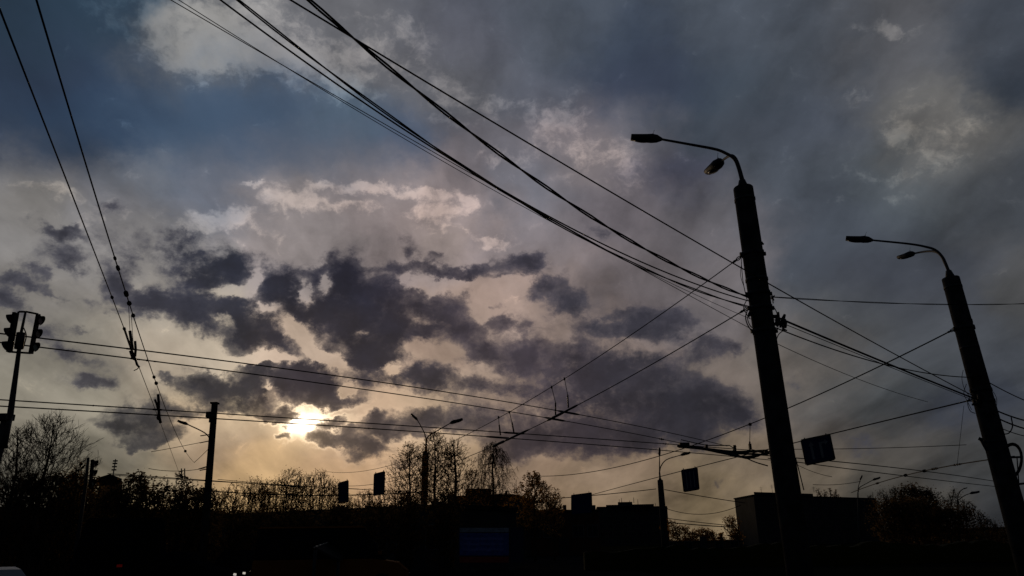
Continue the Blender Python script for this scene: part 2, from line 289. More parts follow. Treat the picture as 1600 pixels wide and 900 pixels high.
GALV = mat('galvanised_steel', (.08, .08, .085), .7, .2, .3, 9)
RUBBER = mat('black_cable', (.02, .02, .02), .8, 0, .2, 9, 0, .1)
COPPER = mat('tarnished_wire', (.035, .028, .024), .7, .2, .2, 9, 0, .2)
PORC = mat('brown_insulator', (.05, .03, .025), .4, 0, .2, 20)
ASPH = mat('asphalt', (.03, .03, .032), 1, 0, .3, .8, .3, .0)
GRASSY = mat('spring_soil', (.02, .021, .013), 1, 0, .5, .15, .3, .0)
PAINT = mat('road_paint', (.35, .35, .34), .9, 0, .3, 3, 0, .05)
KERBM = mat('kerb_stone', (.16, .16, .155), .9, 0, .3, 3, 0, .05)
PANEL = mat('concrete_panel_wall', (.07, .067, .065), .9, 0, .25, .4, 0, .05)
BRICKM = mat('old_brick_wall', (.10, .055, .04), .9, 0, .3, .8, 0, .05)
ROOFM = mat('roofing_felt', (.03, .03, .032), .95, 0, .3, .6, 0, .03)
CARGLASS = mat('car_window_glass', (.012, .013, .016), .85, 0, .2, 2, 0, .0)
GLASSD = mat('dark_window_glass', (.02, .022, .028), .3, 0, .3, 2, 0, .25)
FRAMEW = mat('window_frame_paint', (.16, .16, .16), .7, 0, .1, 3, 0, .1)
BARK = mat('bark', (.055, .042, .033), .95, 0, .4, 8, .2, .05)
BIRCH = mat('birch_bark', (.25, .24, .22), .9, 0, .6, 5, .1, .05)
SIGNB = mat('sign_blue', (.02, .035, .12), .6, 0, .15, 3, 0, .1)
SIGNBACK = mat('sign_back_metal', (.06, .06, .065), .6, .3, .2, 5)
SIGNW = mat('sign_white', (.30, .30, .32), .6, 0, .1, 3, 0, .1)
BLACKP = mat('black_plastic', (.018, .018, .02), .6, 0, .2, 9, 0, .2)
LENS = {c: mat('unlit_%s_lens' % c, v, .3) for c, v in dict(red=(.12, .01, .01), amber=(.14, .07, .01), green=(.01, .09, .05)).items()}
def leafmat(name, col):
    m = mat(name, col, .8, 0, .4, 3, 0, .1); t = m.node_tree; b = t.nodes['Principled BSDF']
    tr = t.nodes.new('ShaderNodeBsdfTranslucent'); tr.inputs['Color'].default_value = (min(col[0]*6.5, .7), col[1]*4.6, col[2]*2.4, 1)
    mx = t.nodes.new('ShaderNodeMixShader'); mx.inputs[0].default_value = .55
    t.links.new(b.outputs[0], mx.inputs[1]); t.links.new(tr.outputs[0], mx.inputs[2])
    t.links.new(mx.outputs[0], t.nodes['Material Output'].inputs['Surface'])
    return m
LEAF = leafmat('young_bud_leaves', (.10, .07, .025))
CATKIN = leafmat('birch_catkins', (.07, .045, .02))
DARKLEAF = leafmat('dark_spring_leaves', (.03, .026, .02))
NEEDLE = leafmat('dark_evergreen', (.02, .03, .015))

# ------------------------------------------------------------------ mesh helpers
def basis(d):
    d = Vector(d).normalized()
    a = Vector((0, 0, 1)) if abs(d.z) < .9 else Vector((1, 0, 0))
    u = d.cross(a).normalized(); return u, u.cross(d).normalized()
class MB:
    """collects shapes of ONE part"""
    def __init__(s): s.v = []; s.f = []; s.sm = []
    def tube(s, pts, r, n=8, cap=True, smooth=True):
        pts = [Vector(p) for p in pts]; k = len(pts); b0 = len(s.v)
        rs = r if isinstance(r, (list, tuple)) else [r]*k
        u = None
        for i, p in enumerate(pts):
            d = (pts[min(i+1, k-1)]-pts[max(i-1, 0)])
            if d.length < 1e-9: d = Vector((0, 0, 1))
            d.normalize()
            if u is None: u, w = basis(d)
            else:
                u = (u-d*u.dot(d)); u = u.normalized() if u.length > 1e-6 else basis(d)[0]; w = u.cross(d)
            for j in range(n):
                a = 2*PI*j/n; s.v.append(p+(u*math.cos(a)+w*math.sin(a))*rs[i])
        for i in range(k-1):
            for j in range(n):
                a = b0+i*n+j; b = b0+i*n+(j+1) % n
                s.f.append((a, b, b+n, a+n)); s.sm.append(smooth)
        if cap:
            s.f.append(tuple(b0+j for j in range(n))[::-1]); s.sm.append(False)
            s.f.append(tuple(b0+(k-1)*n+j for j in range(n))); s.sm.append(False)
        return s
    def box(s, c, size, rot=None, taper=1.0):
        c = Vector(c); b0 = len(s.v); x, y, z = [q/2 for q in size]
        for dz in (-1, 1):
            t = taper if dz > 0 else 1.0
            for dx, dy in ((-1, -1), (1, -1), (1, 1), (-1, 1)):
                p = Vector((dx*x*t, dy*y*t, dz*z))
                s.v.append(c+(rot @ p if rot is not None else p))
        for q in ((3, 2, 1, 0), (4, 5, 6, 7), (0, 1, 5, 4), (1, 2, 6, 5), (2, 3, 7, 6), (3, 0, 4, 7)):
            s.f.append(tuple(b0+i for i in q)); s.sm.append(False)
        return s
    def prism(s, pts, off):                       # flat outline extruded by a vector
        b0 = len(s.v); n = len(pts); off = Vector(off)
        s.v += [Vector(p) for p in pts]+[Vector(p)+off for p in pts]
        s.f.append(tuple(b0+i for i in range(n))[::-1]); s.f.append(tuple(b0+n+i for i in range(n))); s.sm += [False]*2
        for i in range(n):
            j = (i+1) % n; s.f.append((b0+i, b0+j, b0+n+j, b0+n+i)); s.sm.append(False)
        return s
    def loft(s, rings, cap=True, smooth=True):
        b0 = len(s.v); n = len(rings[0])
        for r in rings: s.v += [Vector(p) for p in r]
        for i in range(len(rings)-1):
            for j in range(n):
                a = b0+i*n+j; b = b0+i*n+(j+1) % n
                s.f.append((a, b, b+n, a+n)); s.sm.append(smooth)
        if cap:
            s.f.append(tuple(b0+j for j in range(n))[::-1]); s.f.append(tuple(b0+(len(rings)-1)*n+j for j in range(n))); s.sm += [False]*2
        return s
    def quad(s, a, b, c, d):
        b0 = len(s.v); s.v += [a, b, c, d]; s.f.append((b0, b0+1, b0+2, b0+3)); s.sm.append(False)
    def build(s, name, m, parent=None, origin=None, label=None):
        o0 = Vector(origin) if origin is not None else (parent.matrix_world.translation.copy() if parent else Vector((0, 0, 0)))
        me = bpy.data.meshes.new(name)
        me.from_pydata([tuple(v-o0) for v in s.v], [], s.f)
        me.polygons.foreach_set('use_smooth', s.sm[:len(me.polygons)]) if len(me.polygons) == len(s.sm) else None
        me.validate(); me.update(); me.materials.append(m)
        o = bpy.data.objects.new(name, me); C.objects.link(o)
        if parent:
            o.parent = parent; o.location = o0-pw(parent)
        else: o.location = o0
        if label: o['label'] = label
        WP[o.name] = o0
        return o
WP = {}                                           # world position of everything built (nothing is rotated at object level)
def pw(o): return WP.get(o.name, Vector(o.location))
def thing(name, loc, label, cat, group=None):
    o = bpy.data.objects.new(name, None); C.objects.link(o); o.location = loc; o.empty_display_size = .3
    o['label'] = label; o['category'] = cat
    if group: o['group'] = group
    WP[o.name] = Vector(loc)
    return o
def part(mb, name, m, parent, label=None): return mb.build(name, m, parent, origin=pw(parent), label=label)
def tag(o, label, cat, group=None):
    o['label'] = label; o['category'] = cat
    if group: o['group'] = group
    return o
def struct(mb, name, m, kind='structure'):
    o = mb.build(name, m); o['kind'] = kind; return o
def dup(root, loc, label):
    def cp(o, par):
        c = o.copy(); C.objects.link(c); c.parent = par
        WP[c.name] = Vector(loc)+(pw(o)-pw(root))
        for ch in kids.get(o.name, []): cp(ch, c)
        return c
    kids = {}
    for x in list(C.objects):
        if x.parent: kids.setdefault(x.parent.name, []).append(x)
    r = cp(root, None); r.location = loc; r['label'] = label
    return r

# ------------------------------------------------------------------ ground
g = MB(); g.quad(Vector((-1800, -300, 0)), Vector((1800, -300, 0)), Vector((1800, 3000, 0)), Vector((-1800, 3000, 0)))
struct(g, 'ground', GRASSY)
g = MB(); g.quad(Vector((-90, 7, .004)), Vector((110, 7, .004)), Vector((110, 21, .004)), Vector((-90, 21, .004)))
struct(g, 'road', ASPH)
g = MB(); g.quad(Vector((-10, 21, .004)), Vector((6, 21, .004)), Vector((16, 300, .004)), Vector((0, 300, .004)))
struct(g, 'side_road', ASPH)
g = MB()
for k in range(-14, 18): g.box((k*6, 14, .009), (3, .15, .004))
struct(g, 'lane_markings', PAINT)
g = MB(); g.box((10, 6.85, .07), (200, .25, .14)); struct(g, 'kerb_near', KERBM)
g = MB(); g.box((-50.5, 21.2, .07), (80, .25, .14)); g.box((58.5, 21.2, .07), (104, .25, .14)); struct(g, 'kerb_far', KERBM)
g = MB(); g.quad(Vector((-90, 3.2, .10)), Vector((110, 3.2, .10)), Vector((110, 6.72, .10)), Vector((-90, 6.72, .10))); struct(g, 'pavement', mat('pavement_slabs', (.07, .07, .07), .95, 0, .2, 1.5, 0, .05))

# ------------------------------------------------------------------ concrete lamp and trolley poles
def vert_pole_base(px, py, H):
    """where a vertical pole of height H stands whose top shows at this place of the photograph"""
    p = at_z(px, py, H); return Vector((p.x, p.y, 0)), p
def cyl_pole(base, top, r0, r1, n=20):
    return MB().tube([base, base.lerp(top, .33), base.lerp(top, .66), top-(top-base).normalized()*.02, top], [r0, r0+(r1-r0)*.33, r0+(r1-r0)*.66, r1, r1*.93], n)
def lean(top, px, py):
    """ground point so that the pole through `top` also passes this place of the photograph"""
    d = ray(px, py); best = None
    # the plane through the eye and the two seen points; the pole leans inside the plane x-z
    n = d.cross(top-EYE).normalized()
    # keep the foot at the same depth y as the top
    y = top.y; x = (-(n.y*(y-EYE.y)+n.z*(0-EYE.z))/n.x)+EYE.x
    return Vector((x, y, 0))
def lamp_head(root, p, d, L, mt=None, name='lamp_head'):
    """cobra-head luminaire: p where the arm ends, d the way it points, L its length"""
    d = d.normalized(); s = d.cross(Vector((0, 0, 1))).normalized(); u = s.cross(d)
    w = L*.19
    prof = [(-.06, .2, .12, .12), (.02, .45, .22, .22), (.12, .8, .34, .30), (.30, 1.0, .38, .34), (.48, 1.0, .30, .33), (.75, .95, .24, .28), (1.0, .82, .22, .26)]
    rings = []
    for t, ww, up, dn in prof:
        c = p+d*(t*L)
        rings.append([c+s*(w*ww*math.cos(a))+u*((up if math.sin(a) > 0 else dn)*L*.42*math.sin(a)) for a in [2*PI*j/12+PI/12 for j in range(12)]])
    h = part(MB().loft(rings), name, STEEL, root)
    c = p+d*(.62*L)-u*(.27*L*.42)
    rr = [[c+d*(.30*L*math.cos(a)*q)+s*(w*.72*math.sin(a)*q)-u*dz for a in [2*PI*j/12 for j in range(12)]] for q, dz in ((1, 0), (.8, .02*L), (.3, .035*L))]
    part(MB().loft(rr), 'lens', GLASSD, h)
    a = p+d*(.26*L)+u*(.20*L*.42)
    part(MB().tube([a, a+u*.05*L], L*.035, 8).tube([a+u*.05*L, a+u*.12*L-d*.0+s*.01], L*.018, 6).tube([a+u*.12*L, a+u*.26*L-d*.04*L], L*.006, 4), 'photocell_spike', STEEL, h)
    return h
def curve_pts(ctrl, n=14):                         # Catmull-Rom through control points
    c = [Vector(p) for p in ctrl]; c = [c[0]*2-c[1]]+c+[c[-1]*2-c[-2]]; out = []
    for i in range(1, len(c)-2):
        for k in range(n):
            t = k/n
            out.append(.5*((2*c[i])+(-c[i-1]+c[i+1])*t+(2*c[i-1]-5*c[i]+4*c[i+1]-c[i+2])*t*t+(-c[i-1]+3*c[i]-3*c[i+1]+c[i+2])*t**3))
    out.append(c[-2]); return out

def big_lamp(topx, topy, lowx, lowy, H, w_top, w_low, head, arm, head2, arm2, neck, label, armw=4.5, arm2_dy=1.6, heads=(44, 34)):
    top = at_z(topx, topy, H); foot = lean(top, lowx, lowy)
    root = thing('street_lamp', foot, label, 'street lamp', 'concrete street lamps at the junction')
    r1 = px_m(top, w_top)/2; low = foot.lerp(top, .25); r0 = px_m(foot.lerp(top, .3), w_low)/2*1.04
    part(cyl_pole(foot, top, r0*1.05, r1), 'pole', CONC, root)
    ax = (top-foot).normalized()
    D = math.hypot(top.x, top.y)
    nk = px_m(top, neck)
    part(MB().tube([top-ax*.03, top+ax*nk], [r1*.62, r1*.32], 10), 'collar', GALV, root)
    for q1, q2, k_ in ((.32, .26, 1.06), (2.1, 2.04, 1.10)): part(MB().tube([top-ax*q1, top-ax*q2], r1*k_, 16), 'clamp_band', GALV, root)
    # first arm runs across the view at the pole's own distance
    pts = [top+ax*nk*.6]+[at_d(x, y, D+.02*i) for i, (x, y) in enumerate(arm)]
    P = curve_pts(pts, 8); aw = px_m(top, armw)/2
    part(MB().tube(P, [aw*1.35-(aw*.5)*i/len(P) for i in range(len(P))], 8), 'lamp_arm', GALV, root)
    d = P[-1]-P[-3]; hx = at_d(head[0], head[1], D); L = (hx-P[-1]).length
    lamp_head(root, P[-1]-d.normalized()*.03, hx-P[-1], L)
    # second arm reaches away over the far carriageway
    pts = [top+ax*nk*.6+Vector((r1*.2, .04, 0))]+[at_d(x, y, D+arm2_dy*k) for x, y, k in arm2]
    P = curve_pts(pts, 8)
    part(MB().tube(P, [aw*1.35-(aw*.5)*i/len(P) for i in range(len(P))], 8), 'lamp_arm', GALV, root)
    hx = at_d(head2[0], head2[1], D+arm2_dy*head2[2])
    lamp_head(root, P[-1], hx-P[-1], max((hx-P[-1]).length, L*.8))
    return root, foot, top, r0, r1

POLE1, F1, T1, r10, r11 = big_lamp(1161, 293, 1231, 768, 8.6, 30, 36.5,
    (984, 214), [(1154, 263), (1147, 248), (1133, 239), (1117, 233), (1080, 226), (1030, 217)],
    (1107, 268, 1.5), [(1155, 262, .1), (1150, 249, .25), (1144, 243, .4), (1137, 245, .7), (1127, 252, 1.05)], 13,
    'biggest concrete street lamp, in front of the dark block, carrying the cable bundle')
POLE2, F2, T2, r20, r21 = big_lamp(1485, 434, 1583, 795, 8.6, 25, 33,
    (1320, 372), [(1478, 413), (1472, 401), (1462, 391), (1448, 386), (1420, 381), (1360, 375)],
    (1405, 402, 1.5), [(1477, 412, .1), (1470, 399, .3), (1460, 393, .6), (1446, 393, .9), (1428, 396, 1.2)], 12,
    'leaning concrete street lamp at the right edge with a coil of cable on its back', armw=3.6)

def hoop(mb, c, d, r, L, wire):                     # an oval turnbuckle link along d
    u = basis(d)[1]; pts = [c+d*(L*math.cos(a))+u*(r*math.sin(a)) for a in [2*PI*k/14 for k in range(15)]]
    mb.tube(pts, wire, 5, cap=False)
def along(foot, top, px, py):                       # the point of a pole nearest this place of the photograph
    best = min((math.hypot(pix(foot.lerp(top, k/400))[0]-px, pix(foot.lerp(top, k/400))[1]-py), k) for k in range(401))
    return foot.lerp(top, best[1]/400)
def clamp_ring(root, foot, top, r, y, label=None):
    p = along(foot, top, *[(pix(foot.lerp(top, k/200))) for k in range(201) if pix(foot.lerp(top, k/200))[1] <= y][0]); ax = (top-foot).normalized()
    m = MB().tube([p-ax*.04, p+ax*.04], r, 18); m.box(p+Vector((r, 0, 0)), (.07, .05, .07)); m.box(p-Vector((r, 0, 0)), (.07, .05, .07))
    part(m, 'clamp_band', STEEL, root, label); return p
for y in (398, 462, 484, 520): clamp_ring(POLE1, F1, T1, r11*1.13, y)
for y in (515, 612, 628, 690): clamp_ring(POLE2, F2, T2, r21*1.18, y)
# loose wires down the flanks of the poles
def droop(root, foot, top, pts, r=.006, off=0, name='loose_wire'):
    D = math.hypot(top.x, top.y)+off
    part(MB().tube(curve_pts([at_d(x, y, D) for x, y in pts], 6), r, 5), name, RUBBER, root)
droop(POLE1, F1, T1, [(1158, 402), (1159, 420), (1161, 440), (1165, 460), (1168, 470)], .008, -.2)
droop(POLE1, F1, T1, [(1159, 410), (1157, 430), (1163, 450), (1167, 468)], .006, -.2)
droop(POLE1, F1, T1, [(1168, 484), (1165, 495), (1167, 505), (1172, 514), (1177, 518)], .012, -.2)
droop(POLE1, F1, T1, [(1171, 486), (1168, 497), (1171, 507), (1175, 512)], .010, -.15)
droop(POLE1, F1, T1, [(1226, 515), (1217, 522), (1213, 532), (1213, 540)], .010, 0)
droop(POLE1, F1, T1, [(1243, 715), (1249, 738), (1256, 766)], .010, -.2, 'guy_strap')
droop(POLE1, F1, T1, [(1190, 378), (1191, 380), (1193, 382)], .02, 0, 'hook')
droop(POLE2, F2, T2, [(1505, 578), (1503, 592), (1507, 608), (1514, 618)], .007, -.2)
droop(POLE2, F2, T2, [(1552, 612), (1557, 622), (1557, 634), (1554, 640)], .007, .1)
droop(POLE2, F2, T2, [(1580, 652), (1582, 666), (1577, 676), (1569, 678), (1564, 674)], .016, .1, 'cable_loop')
# coil of cable on the back of the second pole, with its bracket
Dc = math.hypot(T2.x, T2.y)+.15; mb = MB()
for k, rr in enumerate((1.0, .95, 1.05, .98)):
    pts = []
    for j in range(25):
        a = 2*PI*j/24; pts.append(at_d(1579+17*rr*math.cos(a)-3*math.sin(a), 721+27*rr*math.sin(a), Dc+.03*k))
    mb.tube(pts, px_m(at_d(1585, 721, Dc), 2.6)/2, 6, cap=False)
part(mb, 'cable_coil', RUBBER, POLE2)
mb = MB().tube([at_d(1545, 716, Dc), at_d(1598, 714, Dc)], .03, 6); mb.tube([at_d(1589, 714, Dc), at_d(1592, 757, Dc)], .015, 5)
part(mb, 'coil_bracket', STEEL, POLE2)
part(MB().tube([at_d(1570, 759, Dc), at_d(1604, 755, Dc)], .03, 6), 'coil_bracket', STEEL, POLE2)
Dm = math.hypot(T2.x, T2.y)-.2
part(MB().tube([at_d(1532, 686, Dm), at_d(1543, 705, Dm)], .04, 6).tube([at_d(1529, 685, Dm), at_d(1536, 688, Dm)], .05, 6), 'side_bracket', STEEL, POLE2)
part(MB().tube([at_d(1514, 502, Dm+.3), at_d(1520, 501, Dm+.3)], .06, 6), 'bolt', STEEL, POLE2)

# trolley pole at the left with box and single lamp
def small_pole(tx, ty, lx, ly, H, w, label, name='trolley_pole', cat='pole', m=CONC, wl=None):
    top = at_z(tx, ty, H); foot = lean(top, lx, ly)
    root = thing(name, foot, label, cat)
    r1 = px_m(top, w)/2; part(cyl_pole(foot, top, px_m(foot, wl or w*1.2)/2, r1, 14), 'pole', m, root)
    return root, foot, top, r1
P3, F3, T3, r3 = small_pole(335.5, 631, 323, 790, 8.4, 9.5, 'pole with a square box near its top and one lamp arm, beside the sun', wl=12.5)
D3 = math.hypot(T3.x, T3.y)
p = at_d(328, 648, D3-.1); s = px_m(p, 10)
part(MB().box(p, (s, s*.8, s*.85)), 'junction_box', STEEL, P3)
part(MB().box(at_d(328.5, 656, D3-.1), (s*.3, s*.3, s*.8)), 'conduit', STEEL, P3)
part(MB().box(T3+Vector((0, 0, .03)), (r3*2.3, r3*2.3, .08)), 'cap', CONC, P3)
P = curve_pts([at_d(328, 688, D3), at_d(325, 681, D3+.02), at_d(316, 674, D3+.04), at_d(293, 663, D3+.1)], 6)
part(MB().tube(P, px_m(T3, 1.8)/2, 7), 'lamp_arm', GALV, P3)
lamp_head(P3, P[-1], at_d(277, 657, D3+.1)-P[-1], (at_d(277, 658, D3+.1)-P[-1]).length)
for a, b in (((327, 689), (312, 692)), ((327, 679), (313, 681)), ((323, 729), (310, 733)), ((323, 733), (312, 735))):
    part(MB().tube([at_d(*a, D3), at_d(*b, D3-.1)], px_m(T3, 1.6)/2, 5), 'wire_bracket', PORC, P3)

# twin-headed lamps
def twin(tx, ty, lx, ly, H, w, stem, heads, label, wl=None, armw=1.6, m=CONC, L=13):
    root, foot, top, r1 = small_pole(tx, ty, lx, ly, H, w, label, 'street_lamp', 'street lamp', m, wl)
    D = math.hypot(top.x, top.y); aw = px_m(top, armw)/2
    sp = at_d(*stem, D)
    part(MB().tube([top-Vector((0, 0, .05)), top.lerp(sp, .3), sp], [r1*.7, aw*1.9, aw*1.7], 8), 'collar', GALV, root)
    for mid, end, tip in heads:
        P = curve_pts([sp]+[at_d(x, y, D) for x, y in mid]+[at_d(*end, D)], 5)
        part(MB().tube(P, [aw*1.3-(aw*.4)*i/len(P) for i in range(len(P))], 6), 'lamp_arm', GALV, root)
        q = at_d(*tip, D); lamp_head(root, P[-1], q-P[-1], (q-P[-1]).length*1.05)
    return root, foot, top
twin(665, 707, 663, 780, 9.0, 10, (666, 690), [([(665, 683), (661, 672)], (652, 656), (643, 647)), ([(670, 681), (685, 672)], (704, 661), (722, 655))],
     'concrete lamp with two heads spread in a V, in front of the budding trees', wl=12)
R5, F5, T5 = twin(1031.5, 750, 1038, 830, 9.0, 8.6, (1030.5, 738), [([(1030.5, 722)], (1030.5, 712), (1030.5, 700)), ([(1033, 728), (1042, 718)], (1064, 711), (1078, 707))],
     'concrete lamp with one upright stub and one bent arm, beside the roof with antennas', wl=12, armw=1.5)
twin(1340.5, 779, 1341, 800, 9.5, 2.4, (1340.5, 770), [([(1341, 762)], (1344, 750), (1347, 743)), ([(1343, 762), (1351, 757)], (1364, 750), (1375, 746))],
     'small far lamp with two bent arms above the low end of the dark block', armw=1.1, m=GALV)
twin(1497, 790, 1497, 815, 9.5, 2.4, (1496, 782), [([(1497, 775), (1500, 768)], (1505, 764), (1511, 762)), ([(1499, 780), (1508, 774)], (1516, 771), (1530, 768))],
     'small far lamp with drooping heads inside the dark treetops', armw=1.3, m=GALV)

# ------------------------------------------------------------------ traffic lights
def signal_head(root, top, bot, D, side, w, name='signal_head'):
    """three-lens signal seen from the side: hoods stick out to `side`"""
    a = at_d(*top, D); b = at_d(*bot, D); ax = (b-a)
    sx = Vector((side, 0, 0)); H = ax.length; up = -ax.normalized(); sx = (sx-up*sx.dot(up)).normalized()
    W_ = px_m(a, w); rot = Matrix((sx, Vector((0, 1, 0)), up)).transposed()
    h = part(MB().box((a+b)/2, (W_*.30, W_*.6, H*.98), rot), name, BLACKP, root)
    for k, c in enumerate(('red', 'amber', 'green')):
        cc = a+ax*((k+.5)/3)+sx*W_*.2
        r = H/6*.72; n = 12
        hood = MB(); ring = []
        for t, sc in ((0, 1), (1, .98)):
            ring.append([cc+sx*(t*W_*(.10+.52*(.5+.5*math.sin(q))))+Vector((0, 1, 0))*r*math.cos(q)*sc+up*r*(math.sin(q)*sc) for q in [2*PI*j/n for j in range(n)]])
        hood.loft(ring, cap=False)
        ring2 = [[p_*.94+cc*.06 for p_ in r_] for r_ in ring]; hood.loft(ring2, cap=False)
        part(hood, 'hood', BLACKP, h)
        part(MB().tube([cc-sx*.01, cc+sx*.03], [r*.9, r*.7], 12), 'lens', LENS[c], h)
    return h
DL = 13.0
lf = at_d(3, 690, DL); lt = at_d(40, 487, DL)
TL = thing('traffic_light', Vector((lf.x-.3, lf.y, 0)), 'paired back-to-back traffic signals in a wire frame at the left edge', 'traffic light')
mast = [Vector((lf.x-.22, lf.y, 0))]+[at_d(x, y, DL) for x, y in ((5, 670), (16, 648), (24, 590), (29, 552), (33, 520), (40, 487))]
part(MB().tube(mast, [.09, .08, .045, .036, .030, .022, .016], 10), 'mast', GALV, TL)
part(MB().tube([at_d(2, 700, DL), at_d(11, 652, DL)], .075, 10).box(at_d(4, 652, DL), (.20, .16, .09)).box(at_d(15, 652, DL), (.08, .12, .09)), 'junction_box', STEEL, TL)
signal_head(TL, (24, 488), (14, 551), DL-.1, -1, 14)
signal_head(TL, (60, 491), (48, 553), DL-.1, 1, 12)
fr = MB()
for a, b in (((40, 487), (29, 487)), ((40, 487), (60, 491)), ((18, 550), (48, 552)), ((29, 487), (18, 550)), ((62, 491), (48, 552))):
    fr.tube([at_d(*a, DL), at_d(*b, DL)], .016, 5)
part(fr, 'mounting_frame', STEEL, TL)
part(MB().tube([at_d(33, 520, DL-.08), at_d(29, 545, DL-.08)], .06, 8), 'cable_box', STEEL, TL)
part(MB().tube(curve_pts([at_d(37, 512, DL), at_d(41, 525, DL), at_d(36, 545, DL)], 5), .008, 4), 'loose_wire', RUBBER, TL)

D2 = 26.0
b2 = at_d(131, 800, D2)
TL2 = thing('traffic_light', Vector((b2.x, b2.y, 0)), 'smaller dark traffic signal standing before the bare tree, farther down the street', 'traffic light')
part(MB().tube([Vector((b2.x, b2.y, 0)), at_d(134, 755, D2), at_d(138, 715, D2)], [.06, .05, .04], 8), 'mast', GALV, TL2)
signal_head(TL2, (145, 718), (141, 762), D2-.1, 1, 10)

# ------------------------------------------------------------------ wires
def span(A, B, mid=None, sag=None, n=40):
    A = Vector(A); B = Vector(B)
    def cv(s): return [A.lerp(B, k/n)-Vector((0, 0, 4*s*(k/n)*(1-k/n))) for k in range(n+1)]
    if mid is None: return cv(sag or 0)
    def off(s):                                    # signed distance of the seen curve from the wanted place
        q = [pix(p) for p in cv(s)]
        best = min(range(n), key=lambda i: abs((q[i][0]+q[i+1][0])/2-mid[0]))
        (x0, y0), (x1, y1) = q[best], q[best+1]
        y = y0+(y1-y0)*((mid[0]-x0)/(x1-x0) if abs(x1-x0) > 1e-6 else .5)
        return y-mid[1]
    lo, hi = -3.0, 6.0
    for _ in range(40):
        m_ = (lo+hi)/2
        if off(m_) > 0: hi = m_
        else: lo = m_
    return cv((lo+hi)/2)
def wire(name, A, B, mid, w, label, cat='wire', m=COPPER, group=None, twist=0, pts=None, n=40):
    P = pts or span(A, B, mid, n=n)
    c = P[len(P)//2]; r = px_m(c, w)/2 if w > .2 else w
    mb = MB()
    if twist:
        for ph in (0, PI):
            Q = []
            for i, p in enumerate(P):
                u, v = basis((P[min(i+1, len(P)-1)]-P[max(i-1, 0)])); a = ph+i*twist
                Q.append(p+(u*math.cos(a)+v*math.sin(a))*r*.95)
            mb.tube(Q, r*.8, 5)
    else: mb.tube(P, r, 5)
    return tag(mb.build(name, m, origin=P[0]), label, cat, group)
Z = 5.8
q = at_z
TW = 'trolley wires over the junction'
# two trolley wires that run overhead from behind the eye and away to the left pole
wA = span(q(-4, 5, Z), q(282, 745, Z), (150, 400))
wB = span(q(54, -10, Z), q(303, 722, Z), (180, 405))
wire('trolley_wire', 0, 0, 0, .009, 'trolley wire from the upper left corner falling to the two small insulator uprights', 'wire', group=TW, pts=wA)
wire('trolley_wire', 0, 0, 0, .009, 'trolley wire with clustered insulators, right neighbour of the upper left corner wire', 'wire', group=TW, pts=wB)
def line(a, za, b, zb, mid, w, label, m=COPPER, group=None, twist=0, name='trolley_wire', cat='wire'):
    return wire(name, q(*a, za), q(*b, zb), mid, w, label, cat, m, group, twist)
line((-10, 520), Z, (1136, 697), Z, (600, 598), 1.5, 'uppermost of the four long trolley wires crossing low from the left edge', group=TW)
line((-10, 534), Z, (1062, 692), Z, (600, 613), 1.5, 'second of the four long trolley wires, crossing behind the forked clamps', group=TW)
line((-10, 624), Z, (1205, 706), Z, (600, 663), 1.5, 'third of the four long trolley wires, passing across the sun', group=TW)
line((-10, 634), Z, (1205, 719), Z, (600, 671), 1.5, 'lowest of the four long trolley wires, just under the sun', group=TW)
CB = 'cables between the lamps'
def topz(foot, top, x, y): return along(foot, top, x, y)
def pole_wire(name, A, px, z, mid, w, label, m=RUBBER, twist=0, cat='cable', group=CB):
    return wire(name, q(*px, z), A, mid, w, label, cat, m, group, twist)
a1 = along(F1, T1, 1172, 470)+Vector((-r11, -.05, 0))
a1b = along(F1, T1, 1172, 482)+Vector((-r11, 0, 0))
pole_wire('power_cable', a1+Vector((0, 0, .02)), (474, -8), 8.0, (720, 195), 3.6, 'thickest cable sweeping from the top edge down to the big pole', twist=.8)
pole_wire('power_cable', a1b, (362, -8), 8.0, (720, 257), 2.6, 'doubled cable between the single and the thickest cable at the top edge', twist=.5)
pole_wire('power_cable', along(F1, T1, 1172, 476)+Vector((-r11, -.1, 0)), (338, -5), 8.0, (700, 246), 2.4, 'single cable just left of the doubled one, merging with it halfway to the big pole')
wire('thin_cable', q(262, -3, 8.0), at_d(1183, 519, 15), (720, 262), 1.2, 'thinnest leftmost cable along the top edge, sagging below the bundle', 'cable', RUBBER, CB)
# a long cable that passes close in front of the first pole and goes on to the second
E2 = along(F2, T2, 1530, 628)+Vector((-r21, -.12, 0))
wire('power_cable', q(446, -5, 7.9), E2+Vector((0, 0, .05)), (1100, 385), 2.0, 'straight cable from the top edge crossing the big pole and ending on the leaning one', 'cable', RUBBER, CB)
B1 = along(F1, T1, 1205, 492)+Vector((r11, -.05, 0))
wire('power_cable', B1, E2, (1350, 553), 3.0, 'thick sagging cable from the big pole to the middle of the leaning pole', 'cable', RUBBER, CB)
wire('power_cable', B1-Vector((-.02, 0, .25)), along(F2, T2, 1516, 594)+Vector((-r21, -.1, 0)), (1380, 569), 1.8, 'slacker cable with a knot of clamps, from the big pole to the leaning pole', 'cable', RUBBER, CB)
wire('power_cable', along(F1, T1, 1200, 462)+Vector((r11, 0, 0)), at_d(1615, 474, 26), (1400, 474), 1.2, 'twisted double cable running level behind the leaning pole to the right edge', 'cable', RUBBER, CB, twist=.35)
wire('thin_cable', at_d(1216, 538, 15.5), at_d(1450, 628, 24), (1330, 588), .9, 'faint thin cable falling right of the big pole between the thick ones', 'cable', RUBBER, CB)
wire('thin_cable', B1-Vector((.0, 0, .08)), E2-Vector((0, 0, .06)), (1350, 557), 1.1, 'thin cable hanging just under the thick sagging one', 'cable', RUBBER, CB)
